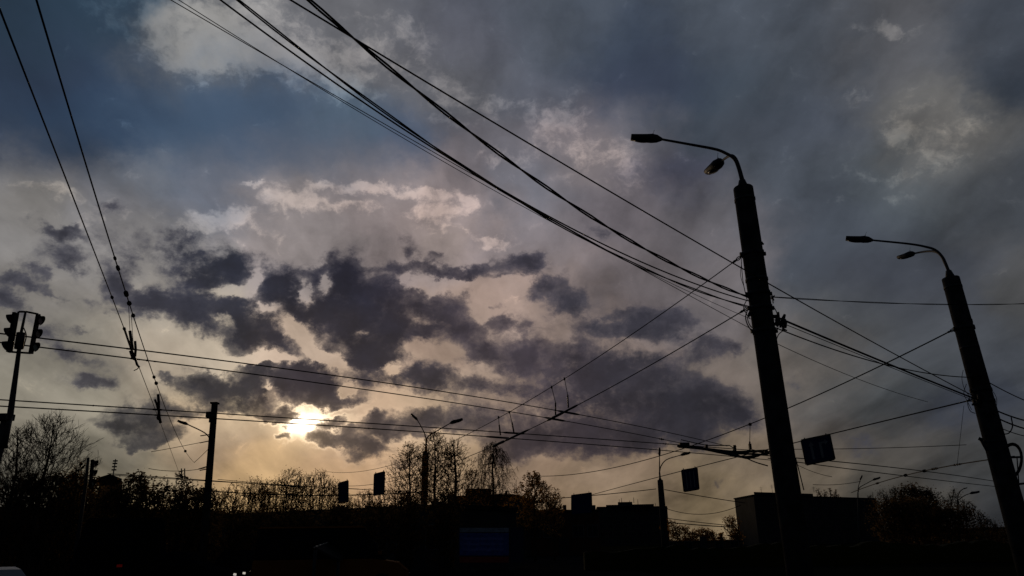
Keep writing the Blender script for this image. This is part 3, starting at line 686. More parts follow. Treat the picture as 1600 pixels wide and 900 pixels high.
wire('thin_cable', along(F1, T1, 1175, 505)+Vector((-r11, -.1, 0)), q(270, -6, 7.4), (720, 268), 1.0, 'faint lowest strand of the bundle left of the big pole', 'cable', RUBBER, CB)
droop(POLE2, F2, T2, [(1510, 600), (1506, 614), (1512, 628), (1518, 640)], .008, -.15)
droop(POLE2, F2, T2, [(1516, 618), (1512, 630), (1516, 642), (1524, 646)], .01, -.15)
droop(POLE1, F1, T1, [(1208, 478), (1214, 490), (1212, 504), (1216, 512)], .010, 0)
droop(POLE1, F1, T1, [(1166, 470), (1162, 480), (1166, 490), (1172, 498)], .009, -.2)
# cables right of the second pole
RP = 'cable stubs at the right edge'
G = math.hypot(T2.x, T2.y)
for a, b, w, lb in (((1546, 598), (1612, 630), 1.6, 'uppermost cable leaving the leaning pole for the right edge'), ((1558, 642), (1610, 659), 2.4, 'second cable leaving the leaning pole, above the small loop'),
                    ((1560, 654), (1610, 672), 2.4, 'third cable leaving the leaning pole, through the small loop'), ((1564, 669), (1610, 683), 1.4, 'lowest thin cable leaving the leaning pole, below the small loop')):
    wire('power_cable', at_d(*a, G+.1), at_d(*b, G+2.0), None, w, lb, 'cable', RUBBER, RP, pts=span(at_d(*a, G+.1), at_d(*b, G+2.0), sag=.03))
# span wires that carry the trolley wires and the signs
SP = 'span wires across the junction'
s1a = along(F1, T1, 1165, 400)+Vector((-r11, 0, 0)); s2a = along(F1, T1, 1175, 480)+Vector((-r11, 0, 0))
hz = at_z(882, 636, Z); 
def at_y(px, py, y): d = ray(px, py); return EYE+d*(y/d.y)
S1b = at_y(512, 737, 46); S2b = at_y(520, 758, 46)
S1 = span(s1a, S1b, (885, 590)); S2 = span(s2a, S2b, (885, 642))
wire('span_wire', 0, 0, 0, .85, 'upper span wire running from the turnbuckle on the big pole down toward the sun', 'wire', COPPER, SP, pts=S1)
wire('span_wire', 0, 0, 0, .95, 'lower span wire from the big pole through the trolley clamps, ending at two hanging signs', 'wire', COPPER, SP, pts=S2)
s3a = along(F2, T2, 1500, 514)+Vector((-r21, 0, 0)); s4a = along(F2, T2, 1525, 626)+Vector((-r21, 0, 0))
S3 = span(s3a, at_y(842, 744, 52), (1200, 651)); S4 = span(s4a, at_y(925, 773, 52), (1160, 712))
wire('span_wire', 0, 0, 0, 1.3, 'high span wire from the leaning pole passing behind the big pole toward the roofs', 'wire', COPPER, SP, pts=S3)
wire('span_wire', 0, 0, 0, 1.3, 'span wire from the leaning pole carrying the square arrow sign', 'wire', COPPER, SP, pts=S4)
D5 = math.hypot(T5.x, T5.y)
wire('span_wire', at_d(1025, 764, D5), at_d(866, 779, D5-6), (960, 771), 1.2, 'short span wire left of the lamp with the upright stub', 'wire', COPPER, SP)
wire('span_wire', at_d(1038, 765, D5), at_d(1165, 786, D5+3), (1100, 776), 1.2, 'short span wire right of the lamp with the upright stub', 'wire', COPPER, SP)
# low far wires
FW = 'far low wires'
def far(a, b, mid, w, lb, D=60, D_=None):
    wire('far_wire', at_d(*a, D), at_d(*b, D_ or D), mid, w, lb, 'wire', COPPER, FW)
far((1042, 795), (1158, 789), (1080, 803), .9, 'faint slack wire between the stub lamp and the dark block')
far((1044, 810), (1152, 822), (1100, 817), 1.1, 'upper of two near-level wires low between lamp and block')
far((1042, 816), (1150, 824), (1100, 821), 1.5, 'lower and darker of two near-level wires low between lamp and block', 50)
far((168, 740), (480, 762), (330, 751), 1.2, 'low far wire running right from the small traffic signal', 45)
far((170, 742), (660, 769), (400, 756), 1.0, 'low far wire drawn through the tops of the sunlit bushes', 44)
far((325, 767), (668, 768), (500, 774), 1.6, 'dark cable low across the sunlit bushes', 40)
far((340, 749), (560, 764), (450, 758), .9, 'thin wire over the sunlit bushes, ending near the first hanging sign', 48)
far((236, 706), (325, 689), (280, 698), .9, 'faint wire rising right to the boxed pole', D3)
far((232, 732), (322, 731), (280, 736), .9, 'faint wire meeting the boxed pole below its brackets', D3)
far((303, 723), (325, 702), (314, 713), .8, 'short thin stay closing the V beside the boxed pole', D3)
far((1245, 726), (1300, 745), (1270, 737), .8, 'faint short stay below the square arrow sign', 40)
far((1240, 702), (1510, 695), (1380, 700), 1.0, 'faint level wire behind the square arrow sign', 40)
line((1200, 712), Z, (1572, 755), Z, (1400, 731), 1.3, 'upper of two trolley wires running right from the overhead switch', group=TW)
line((1200, 716), Z, (1572, 762), Z, (1400, 742), 1.2, 'lower of two trolley wires running right from the overhead switch', group=TW)
RT = span(at_z(1330, 770, Z), at_z(1585, 713, Z), (1430, 739))
wire('trolley_wire', 0, 0, 0, 1.5, 'trolley wire with a chain of insulators climbing right toward the leaning pole', 'wire', COPPER, TW, pts=RT)
line((1270, 757), Z, (1345, 752), Z, (1310, 757), .8, 'short faint wire above the roof of the dark block', group=TW)

# ------------------------------------------------------------------ fittings on the wires
def onto(P, x=None, y=None):
    k = min(range(len(P)), key=lambda i: (abs(pix(P[i])[0]-x) if x is not None else abs(pix(P[i])[1]-y)))
    return k
def pos(P, x=None, y=None):
    L = []
    for i in range(len(P)-1):
        for t in range(10): L.append(P[i].lerp(P[i+1], t/10))
    c = min(L, key=lambda p_: (abs(pix(p_)[0]-x) if x is not None else abs(pix(p_)[1]-y)))
    j = L.index(c); d = (L[min(j+1, len(L)-1)]-L[max(j-1, 0)]).normalized()
    return c, d
IN = 'insulators on the trolley wires'
def insul(P, L, w, label, x=None, y=None, group=IN, ribs=3):
    c, d = pos(P, x, y); l = px_m(c, L); r = px_m(c, w)/2
    root = thing('insulator', c, label, 'insulator', group)
    part(MB().tube([c-d*l/2, c+d*l/2], r*.6, 7), 'rod', PORC, root)
    mb = MB()
    for k in range(ribs):
        t = c+d*l*((k+.5)/ribs-.5); mb.tube([t-d*l*.07, t, t+d*l*.07], [r*.6, r*1.2, r*.6], 8)
    part(mb, 'ribs', PORC, root)
    part(MB().tube([c-d*l*.62, c-d*l*.48], r*.8, 6).tube([c+d*l*.48, c+d*l*.62], r*.8, 6), 'end_fitting', GALV, root)
for y, L, w, lb in ((404, 9, 4, 'topmost insulator on the wire beside the upper left corner wire'), (420, 14, 5, 'long insulator just below the topmost one'), (459, 16, 6, 'thick insulator midway down the clustered wire'),
                    (474, 6, 6, 'small round insulator under the thick one'), (494, 6, 5, 'small round insulator where two droppers begin'), (589, 6, 4, 'upper of two beads below the wire crossing'), (599, 6, 4.5, 'lower of two beads below the wire crossing'),
                    (705, 5, 3.5, 'bead near the end of the V'), ):
    insul(wB, L, w, lb, y=y)
for y, L, w, lb in ((465, 6, 4, 'single bead on the corner wire above the crossing'), (513, 7, 4, 'bead on the corner wire just over the upper fork'), (653, 14, 5, 'insulator below the lower wire crossing')):
    insul(wA, L, w, lb, y=y)
Q1 = span(q(-10, 624, Z), q(1205, 706, Z), (600, 663)); Q2 = span(q(-10, 634, Z), q(1205, 719, Z), (600, 671)); Q0 = span(q(-10, 534, Z), q(1062, 692, Z), (600, 613)); QU = span(q(-10, 520, Z), q(1136, 697, Z), (600, 598))
for P, x, L, w, lb in ((Q1, 145, 14, 2.6, 'flat splice on the third long wire left of the clamp'), (Q1, 268, 20, 2.4, 'flat splice on the third long wire right of the clamp'), (Q0, 228, 22, 3, 'flat splice on the second long wire right of the fork'),
                       (Q2, 575, 12, 2.6, 'small splice on the lowest long wire right of the sun'), (Q1, 1040, 9, 2.6, 'small splice above the stub lamp'), (Q0, 1034, 9, 3, 'small splice just left of the overhead switch'), ):
    insul(P, L, w, lb, x=x, group='splices on the long wires', ribs=1)
for x, L, w, lb in ((1371, 12, 2.6, 'leftmost insulator of the climbing chain'), (1415, 8, 4, 'second insulator of the climbing chain'), (1444, 8, 4, 'third insulator of the climbing chain'), (1460, 22, 3.2, 'long insulator rod of the climbing chain'), (1496, 26, 3.0, 'rightmost insulator of the climbing chain, under the hanger')):
    insul(RT, L, w, lb, x=x, group='insulator chain at the right')
# overhead crossings: crossed bars with upright horns, hung from the span wire above
def crossing(c, P_list, S_, ups, label, horn=True, wid=4):
    """P_list: (curve, half length px) bars laid along the wires that meet here"""
    root = thing('wire_crossing', c, label, 'wire fitting', 'overhead wire crossings')
    for P, x0, x1, w in P_list:
        a, d = pos(P, x=x0); b, _ = pos(P, x=x1)
        part(MB().tube([a, a.lerp(b, .15), a.lerp(b, .85), b], [px_m(a, w*.5)/2, px_m(a, w)/2, px_m(a, w)/2, px_m(b, w*.5)/2], 6), 'guide_bar', STEEL, root)
    for (bx, by), (mx, my), (tx, ty) in ups:
        D = math.hypot(c.x, c.y)
        a = at_d(bx, by, D); m_ = at_d(mx, my, D); t_ = at_d(tx, ty, D)
        part(MB().tube([a, m_], px_m(a, 2.6)/2, 6), 'insulator_horn', PORC, root)
        part(MB().tube([m_, t_], px_m(a, 1.0)/2, 4).tube([t_-Vector((0, 0, .05)), t_+Vector((0, 0, .05))], px_m(a, 3)/2, 6), 'hanger', GALV, root)
    return root
c1 = pos(QU, x=888)[0]; c2 = pos(Q0, x=868)[0]; c3 = pos(Q1, x=802)[0]; c4 = pos(Q2, x=782)[0]
crossing(c1, [(QU, 872, 905, 3.4), (S2, 878, 904, 3.2)], S1, [((888, 637), (887, 617), (882, 592))], 'upper right forked clamp where the uppermost long wire meets the span wire')
crossing(c2, [(Q0, 851, 884, 3.4), (S2, 855, 882, 4.0)], S1, [((868, 648), (868, 629), (862, 605))], 'upper left forked clamp where the second long wire meets the span wire')
crossing(c3, [(Q1, 784, 820, 3.2), (S2, 786, 826, 3.2)], S1, [((803, 676), (800, 660), (796, 644))], 'lower right forked clamp where the third long wire meets the span wire')
crossing(c4, [(Q2, 760, 800, 3.2), (S2, 768, 790, 4.0)], S1, [((782, 680), (780, 664), (779, 652))], 'lower left forked clamp where the lowest long wire meets the span wire')
cA = pos(wA, y=547)[0]; DA = math.hypot(cA.x, cA.y)
crossing(cA, [(QU, 197, 212, 3), (Q0, 202, 216, 3)], None, [], 'upper left forked clamp where the corner wires cross two long wires')
rt = bpy.data.objects['wire_crossing.004'] if 'wire_crossing.004' in bpy.data.objects else None
for pts, w in (([(194, 513), (200, 531), (206, 548), (211, 560), (214, 570), (218, 574)], 3.2), ([(203, 517), (205, 531), (207, 545)], 4.5), ([(211, 533), (212, 546), (211, 557)], 3.8), ([(218, 573), (214, 577), (209, 579)], 1.6), ([(204, 548), (208, 560), (213, 562)], 5)):
    part(MB().tube([at_d(x, y, DA) for x, y in pts], px_m(cA, w)/2, 6), 'insulator_horn', PORC, rt)
for a, b in (((201, 478), (203, 517)), ((205, 492), (208, 533))):
    part(MB().tube([at_d(*a, DA-.5), at_d(*b, DA)], px_m(cA, .8)/2, 4), 'hanger', GALV, rt)
cB = pos(Q1, x=247)[0]; DB = math.hypot(cB.x, cB.y)
rt = crossing(cB, [(Q1, 238, 256, 3), (Q2, 240, 255, 2.6)], None, [], 'lower left forked clamp under the corner wires, above the boxed pole level')
for pts, w in (([(247, 616), (248, 628), (248, 640), (249, 652), (251, 661)], 4.2), ([(242, 624), (245, 632), (247, 640)], 3.2)):
    part(MB().tube([at_d(x, y, DB) for x, y in pts], px_m(cB, w)/2, 6), 'insulator_horn', PORC, rt)
c7 = at_d(285, 742, 38)
rt = thing('wire_crossing', c7, 'two short insulator uprights on the low far wire left of the boxed pole', 'wire fitting', 'overhead wire crossings')
for x in (283.5, 288.5): part(MB().tube([at_d(x, 748, 38), at_d(x, 732, 38)], px_m(c7, 1.8)/2, 6), 'insulator_horn', PORC, rt)
part(MB().tube([at_d(279, 744, 38), at_d(293, 746, 38)], px_m(c7, 2.4)/2, 6), 'guide_bar', STEEL, rt)
# the overhead switch left of the big pole
DS = math.hypot(*at_z(1110, 702, Z).xy)
sw = thing('overhead_switch', at_d(1120, 703, DS), 'long cluster of overhead switch bars just left of the big pole', 'wire fitting')
for pts, w in (([(1058, 697), (1080, 698), (1110, 702), (1150, 706), (1200, 704)], 4.0), ([(1060, 698), (1095, 701), (1130, 708), (1160, 714), (1185, 712)], 4.0), ([(1120, 703), (1150, 711), (1170, 716), (1195, 708), (1212, 703)], 3.4),
               ([(1135, 709), (1165, 709), (1200, 711)], 3.4), ([(1160, 713), (1180, 722), (1200, 728)], 2.0), ([(1150, 697), (1146, 706), (1158, 715)], 2.4), ([(1175, 703), (1195, 708), (1212, 710)], 2.6)):
    part(MB().tube(curve_pts([at_d(x, y, DS) for x, y in pts], 4), px_m(at_d(1100, 702, DS), w)/2, 6), 'guide_bar', STEEL, sw)
part(MB().box(at_d(1069, 695, DS), (px_m(at_d(1069, 695, DS), 15), .3, px_m(at_d(1069, 695, DS), 6))), 'motor_box', STEEL, sw)
part(MB().tube([at_d(x, y, DS) for x, y in ((1064, 694), (1064, 687), (1085, 692), (1105, 696), (1140, 696), (1147, 701))], px_m(at_d(1100, 702, DS), 1.6)/2, 5), 'pull_rod', GALV, sw)
for x, y in ((1104, 699), (1148, 700), (1172, 698)): part(MB().box(at_d(x, y, DS-.05), (.12, .12, .28)), 'clamp', STEEL, sw)
part(MB().tube([at_d(1171, 700, DS), at_d(1171.5, 690, DS)], px_m(at_d(1100, 702, DS), 2.6)/2, 6), 'insulator_horn', PORC, sw)
part(MB().tube([at_d(1171.5, 690, DS), at_d(1172, 663, DS)], px_m(at_d(1100, 702, DS), 1.0)/2, 4).tube([at_d(1172, 665, DS), at_d(1172, 661, DS)], .08, 6), 'hanger', GALV, sw)
hk, _ = pos(RT, x=1496)
tag(MB().tube([hk, at_y(1506, 634, hk.y)], px_m(hk, .7)/2, 4).build('hanger_wire', GALV, origin=hk), 'thin upright hanger wire left of the leaning pole, above the insulator chain', 'wire')
# turnbuckles and clamps where wires meet the poles
TB = 'turnbuckles on the poles'
def turnb(P, foot_end, L, label, w=3.6):
    a = P[0]; d = (P[1]-P[0]).normalized(); l = px_m(a, L); r = px_m(a, w)/2
    root = thing('turnbuckle', a, label, 'turnbuckle', TB)
    mb = MB(); hoop(mb, a+d*l*.42, d, r*1.5, l*.22, r*.42); part(mb, 'link', GALV, root)
    part(MB().tube([a-d*.06, a+d*l*.22], r*.7, 6).tube([a+d*l*.62, a+d*l*.75, a+d*l], [r*.6, r*1.2, r*.6], 7), 'end_fitting', STEEL, root)
turnb(S1, F1, 26, 'upper turnbuckle on the left flank of the big pole'); turnb(S2, F1, 26, 'lower turnbuckle on the left flank of the big pole, under the cables')
turnb(S3, F2, 18, 'upper turnbuckle on the left flank of the leaning pole', 3.0); turnb(S4, F2, 18, 'lower turnbuckle on the left flank of the leaning pole', 3.0)
def knot(p, sz, label, seed, k=5):
    rnd = random.Random(seed); root = thing('cable_clamp', p, label, 'clamp', 'cable clamps on the poles'); mb = MB()
    for i in range(k):
        c = p+Vector((rnd.uniform(-1, 1), rnd.uniform(-.4, .4), rnd.uniform(-1, 1)))*sz
        d = Vector((rnd.uniform(-1, 1), rnd.uniform(-.3, .3), rnd.uniform(-1, 1))).normalized()*sz*.9
        mb.tube([c-d, c, c+d], [sz*.22, sz*.36, sz*.22], 7)
    part(mb, 'jaw', STEEL, root)
    part(MB().tube([p-Vector((0, 0, sz*1.6)), p+Vector((0, 0, sz*1.3))], sz*.18, 6), 'bolt', GALV, root)
knot(B1+Vector((.10, -.03, -.08)), .11, 'cluster of cable clamps on the right flank of the big pole', 1, 6)
knot(at_d(1222, 511, math.hypot(B1.x, B1.y)), .055, 'small clamp hanging below the cluster right of the big pole', 2, 3)
knot(E2+Vector((.05, -.03, -.05)), .12, 'cluster of cable clamps on the left flank of the leaning pole', 3, 7)
knot(a1b+Vector((.02, -.04, -.12)), .08, 'clamps under the cable bundle on the left flank of the big pole', 4, 5)
knot(along(F1, T1, 1205, 464)+Vector((r11+.06, 0, 0)), .06, 'clamp holding the level twisted cable on the big pole', 5, 3)

# ------------------------------------------------------------------ hanging signs
HS = 'signs hung on span wires'
def sign(corners, D, label, arrows=None, face=SIGNB, th=.05, group=HS, back=False):
    """corners: top left, top right, bottom right, bottom left in the photograph"""
    P = [at_d(x, y, D) for x, y in corners]
    c = sum(P, Vector())/4
    root = thing('hanging_sign', c, label, 'sign', group)
    n = (P[1]-P[0]).cross(P[3]-P[0]).normalized()
    if n.dot(EYE-c) < 0: n = -n
    part(MB().prism(P, -n*th), 'sign_panel', SIGNBACK if back else face, root)
    e = MB()
    for i in range(4): e.tube([P[i]-n*th/2, P[(i+1) % 4]-n*th/2], th*.75, 5)
    part(e, 'sign_frame', STEEL, root)
    for i in (0, 1):
        t = P[0].lerp(P[1], .12+.76*i)-n*th/2
        part(MB().tube([t-Vector((0, 0, .03)), t+Vector((0, 0, px_m(t, 3)))], .02, 5), 'hanger', GALV, root)
    if arrows:
        for k, st in enumerate(arrows):
            mb = MB()
            for pl in st:
                W_ = [P[0].lerp(P[1], u).lerp(P[3].lerp(P[2], u), v)+n*.006 for u, v in pl]
                mb.prism(W_, n*.004)
            part(mb, 'arrow', SIGNW, root)
    return root
def straight(x, w=.045): return [[(x-w, .30), (x+w, .30), (x+w, .86), (x-w, .86)], [(x, .12), (x+w*2.4, .31), (x-w*2.4, .31)]]
def turn(x, w=.045, s=1): return [[(x-w, .30), (x+w, .30), (x+w, .86), (x-w, .86)], [(x-w, .22), (x+s*.16, .22), (x+s*.16, .30), (x-w, .30)], [(x+s*.16, .14), (x+s*.28, .26), (x+s*.16, .38)]]
D4 = [math.hypot(*pos(S4, x=x)[0].xy) for x in (1278, 1078, 926)]
sign([(1252, 688), (1296, 679), (1304, 717), (1260, 726)], D4[0], 'square sign with a straight and a right-turn arrow, just right of the big pole', [straight(.30), turn(.62)])
sign([(1065, 735), (1089, 731), (1092, 764), (1069, 768)], D4[1], 'tilted sign with three faint upright bars, hung between the stub lamp and the big pole', [[[(x-.03, .12), (x+.03, .12), (x+.03, .88), (x-.03, .88)]] for x in (.25, .5, .75)])
sign([(893, 774), (924, 770), (925, 801), (893, 804)], D4[2], 'widest plain hanging sign, against the roofs left of the stub lamp', None)
DS2 = [math.hypot(*pos(S2, x=x)[0].xy) for x in (537, 593)]
sign([(529, 755), (544, 751), (544, 784), (529, 786)], DS2[0], 'left one of the two narrow signs by the sunlit bushes, the lower hanging', None)
sign([(585, 741), (601, 737), (600, 771), (584, 774)], DS2[1], 'right one of the two narrow signs by the sunlit bushes, the higher hanging', None)

# ------------------------------------------------------------------ buildings
def win_mesh(w, h):
    f = MB(); t = .08
    for c, sz in (((0, 0, h/2), (w+t, t, t)), ((0, 0, -h/2), (w+t, t, t)), ((w/2, 0, 0), (t, t, h)), ((-w/2, 0, 0), (t, t, h)), ((0, 0, 0), (t*.7, t*.7, h))): f.box(c, sz)
    return f
def building(pts, h, label, wall=PANEL, storeys=5, front=(0, 1), cols=10, win=(1.4, 1.4), parapet=.35, name='apartment_block', cat='building', z0=0, door=True):
    """pts: footprint corners (x, y), anticlockwise from above or not; front: the edge that faces the eye"""
    base = Vector((sum(p[0] for p in pts)/len(pts), sum(p[1] for p in pts)/len(pts), 0))
    root = thing(name, base, label, cat)
    part(MB().prism([Vector((p[0], p[1], 0)) for p in pts], (0, 0, h)), 'wall', wall, root)
    cc = base.xy
    op = [Vector((p[0]+(p[0]-cc.x)*.012, p[1]+(p[1]-cc.y)*.012, h+.003)) for p in pts]
    rf = part(MB().prism(op, (0, 0, parapet)), 'roof', ROOFM, root)
    a = Vector((*pts[front[0]], 0)); b = Vector((*pts[front[1]], 0)); d = (b-a).normalized(); n = Vector((d.y, -d.x, 0))
    if n.dot(EYE-a) < 0: n = -n
    if cols:
        ang = math.atan2(d.y, d.x); sh = h/storeys; fm = None
        for r_ in range(storeys):
            for c_ in range(cols):
                if door and r_ == 0 and c_ == cols//2: continue
                p = a+(b-a)*((c_+.5)/cols)+Vector((0, 0, sh*(r_+.55)))+n*.02
                if fm is None:
                    f = win_mesh(*win).build('window', FRAMEW, origin=(0, 0, 0)); g_ = MB().box((0, 0, 0), (win[0], .03, win[1])).build('pane', GLASSD, origin=(0, 0, 0)); fm = (f, g_)
                else:
                    f = fm[0].copy(); C.objects.link(f); g_ = fm[1].copy(); C.objects.link(g_)
                f.parent = root; f.location = p-pw(root); f.rotation_euler = (0, 0, ang); WP[f.name] = p
                g_.parent = f; g_.location = (0, 0, 0)
        if door:
            p = a+(b-a)*((cols//2+.5)/cols)+n*.05+Vector((0, 0, 1.05)); rot = Matrix.Rotation(ang, 3, 'Z')
            dr = part(MB().box(p, (1.3, .08, 2.1), rot), 'door', STEEL, root)
            part(MB().box(p+rot @ Vector((.5, 0, 0))+n*.07, (.04, .06, .3), rot), 'handle', GALV, dr)
    return root, rf
def gp(px, D):                                      # ground place under a pixel column, D metres out
    y = 848; d = ray(px, y); t = D/math.hypot(d.x, d.y); return (d.x*t, d.y*t)
def zt(px, py, D): return at_d(px, py, D).z
def mast(root, px, D, y0, y1, w=.08, arms=()):
    a = at_d(px, y0, D); b = at_d(px, y1, D); b.x, b.y = a.x, a.y
    m = MB().tube([a, b], [w, w*.6], 5)
    for f, l in arms: c = a.lerp(b, f); m.tube([c-Vector((l/2, 0, 0)), c+Vector((l/2, 0, 0))], w*.5, 4)
    part(m, 'antenna', STEEL, root)
# long dark block at the right
A_, B_, C_ = gp(1155, 215), gp(1186, 200), gp(1380, 241)
Dd = (A_[0]+C_[0]-B_[0], A_[1]+C_[1]-B_[1])
hE = zt(1186, 772.5, 200)
rt, rf = building([A_, B_, C_, Dd], hE-.3, 'long dark flat-roofed block behind the big pole, its roof stepping down to the right', front=(1, 2), cols=12, storeys=5, parapet=.3)
u1, u2 = gp(1187, 201), gp(1281, 219)
v1, v2 = gp(1192, 214), gp(1281, 232)
part(MB().prism([Vector((*p, hE+.004)) for p in (u1, u2, v2, v1)], (0, 0, zt(1187, 769, 201)-hE+.1)), 'roof_house', PANEL, rf)
for x, y0, y1 in ((1190, 771, 760), (1207, 770, 757), (1241, 769, 763), (1272, 769, 760)): mast(rf, x, 212, y0, y1, .05, ((.8, .8), (.6, .6)))
# panel block with the roof works and antennas
A_, B_ = gp(936, 262), gp(1046, 268); A2, B2 = gp(934, 285), gp(1047, 290)
hD = zt(1000, 791, 265)
rt, rf = building([A_, B_, B2, A2], hD-.3, 'distant flat block crowned with a lift house and thin antennas, left of the stub lamp', cols=9, storeys=5, parapet=.3)
for x0, x1, y, D in ((950, 1026, 789, 262), (969, 992, 784.5, 266), (995, 1001, 788, 266)):
    p = [gp(x0, D), gp(x1, D), gp(x1, D+8), gp(x0, D+8)]
    part(MB().prism([Vector((*q_, hD+.004)) for q_ in p], (0, 0, zt(x0, y, D)-hD)), 'roof_house', PANEL, rf)
for x, y0, y1 in ((968, 790, 780), (971.5, 786, 778), (990.5, 786, 777), (997, 789, 780), (1024, 790, 786), (984, 785, 782)): mast(rf, x, 264, y0, y1, .11, ())
# low buildings in the middle
def low(x0, D0, y0, x1, D1, label, depth=12, wall=BRICKM, st=2, cols=8, name='low_building', **k):
    a, b = gp(x0, D0), gp(x1, D1); h = zt(x0, y0, D0)
    d = Vector((b[0]-a[0], b[1]-a[1], 0)).normalized(); n = Vector((d.y, -d.x, 0))
    if n.dot(EYE-Vector((*a, 0))) > 0: n = -n
    A2 = (a[0]+n.x*depth, a[1]+n.y*depth); B2 = (b[0]+n.x*depth, b[1]+n.y*depth)
    return building([a, b, B2, A2], h-.25, label, wall, st, cols=cols, parapet=.25, name=name, **k), h
low(-90, 70, 790, 345, 75, 'wide low brick building behind the bare trees at the left', st=2, cols=14)
(rt, rf), h = low(345, 59, 803, 705, 46, 'long low pavilion whose roofline climbs to the right under the two narrow signs', depth=8, st=1, cols=9, wall=PANEL)
for x, D, y, w_ in ((530, 52, 780, 12), (574, 51, 780, 7), (612, 50, 780, 9), (640, 49, 777, 14), (655, 49, 780, 10), (686, 46, 780, 12)):
    a = Vector((*gp(x, D+3), h)); part(MB().box(a+Vector((0, 0, px_m(a, 6)/2)), (px_m(a, w_), 1.2, px_m(a, 7))), 'vent', GALV, rf)
(rt, rf), h = low(698, 88, 775, 803, 86, 'square low building with a small roof box, between the forked lamp and the round tree', depth=12, st=2, cols=5, wall=PANEL)
for x, w_, hp in ((706, 6, 4), (781, 9, 3), (792, 4, 7)):
    a = Vector((*gp(x, 90), h)); part(MB().box(a+Vector((0, 0, px_m(a, hp)/2)), (px_m(a, w_), 1.2, px_m(a, hp+1))), 'vent', GALV, rf)
mast(rf, 716, 91, 775, 762, .05, ((.85, .7), (.65, .5)))
p = [gp(727, 90), gp(768, 90), gp(768, 95), gp(727, 95)]
part(MB().prism([Vector((*q_, h+.003)) for q_ in p], (0, 0, .9)), 'roof_house', PANEL, rf)
(rt, rf), h = low(800, 95, 797, 938, 98, 'lowest flat building running right from the round tree', depth=10, st=1, cols=6)
for x, w_, hp in ((812, 8, 4), (868, 14, 3), (884, 5, 7), (929, 7, 6)):
    a = Vector((*gp(x, 98), h)); part(MB().box(a+Vector((0, 0, px_m(a, hp)/2)), (px_m(a, w_), 1.2, px_m(a, hp+1))), 'vent', GALV, rf)
low(1375, 150, 829, 1660, 120, 'low wall-like garage row under the treetops beside the leaning pole', depth=6, st=1, cols=10, name='garage_row')
low(1040, 150, 846, 1160, 150, 'very low shed row in the gap between the stub lamp and the dark block', depth=6, st=1, cols=5, name='shed_row')
# gabled house at the left
a, b = Vector((*gp(140, 58), 0)), Vector((*gp(177, 58), 0)); hh = zt(150, 751, 58); pk = zt(158, 746, 58)
gd = Vector(((a+b).x, (a+b).y, 0)).normalized()
rt = thing('gabled_house', (a+b)/2, 'small gabled house end just right of the smaller traffic signal', 'house')
part(MB().prism([a, b, b+Vector((0, 0, hh)), (a+b)/2+Vector((0, 0, pk)), a+Vector((0, 0, hh))], gd*6), 'wall', BRICKM, rt)
mb = MB(); m0 = (a+b)/2+Vector((0, -.3, pk+.1))
for e in (a, b): 
    q0 = e+Vector((0, -.3, hh+.02))+(e-(a+b)/2)*.12; mb.prism([q0, m0, m0+Vector((0, 0, .12)), q0+Vector((0, 0, .12))], gd*6.6)
rf = part(mb, 'roof', ROOFM, rt)
part(MB().box((a+b)/2+Vector((0, -.03, 3.0)), (.9, .06, 1.1)), 'window', GLASSD, rt)
# radio mast
Dm = 90; c = at_d(174, 760, Dm)
rt = thing('radio_mast', (c.x, c.y, 0), 'thin radio mast with stacked crossbars above the dark trees', 'mast')
tpm = at_d(174, 717, Dm)
part(MB().tube([(c.x, c.y, 0), (c.x, c.y, tpm.z)], [.12, .05], 6), 'pole', GALV, rt)
for y in (720, 724, 729, 734):
    z = at_d(174, y, Dm).z; part(MB().box((c.x, c.y, z), (px_m(c, 7), .1, .14)), 'crossbar', GALV, rt)
# billboard low in the middle
Db = 38; P = [at_d(x, y, Db) for x, y in ((716, 823), (820, 823), (820, 884), (716, 884))]
rt = thing('billboard', (P[0]+P[1])/2*Vector((1, 1, 0)) if False else Vector(((P[0].x+P[1].x)/2, (P[0].y+P[1].y)/2, 0)), 'wide dark blue billboard with a red lower band, low under the square building', 'billboard')
part(MB().prism(P, (0, .2, 0)), 'board', SIGNBACK, rt)
def strip(u0, v0, u1, v1, m, name, k):
    L_ = [P[0].lerp(P[1], u).lerp(P[3].lerp(P[2], u), v)+Vector((0, -.01*k, 0)) for u, v in ((u0, v0), (u1, v0), (u1, v1), (u0, v1))]
    part(MB().prism(L_, (0, -.004, 0)), name, m, rt)
strip(.02, .03, .76, .14, mat('poster_pale', (.36, .42, .48)), 'poster_band', 1)
strip(.02, .16, .76, .74, mat('poster_blue', (.07, .13, .45)), 'poster_band', 1)
for v in (.28, .42, .56): strip(.08, v, .68, v+.06, mat('poster_blue_light', (.16, .22, .6)), 'poster_line', 2)
strip(.02, .77, .76, .92, mat('poster_red', (.40, .07, .04)), 'poster_band', 1)
strip(.79, .03, .98, .92, mat('poster_dark', (.04, .05, .09)), 'poster_band', 1)
for u in (.2, .8):
    q_ = P[3].lerp(P[2], u)+Vector((0, .1, 0)); part(MB().tube([(q_.x, q_.y, 0), q_], .12, 8), 'leg', STEEL, rt)
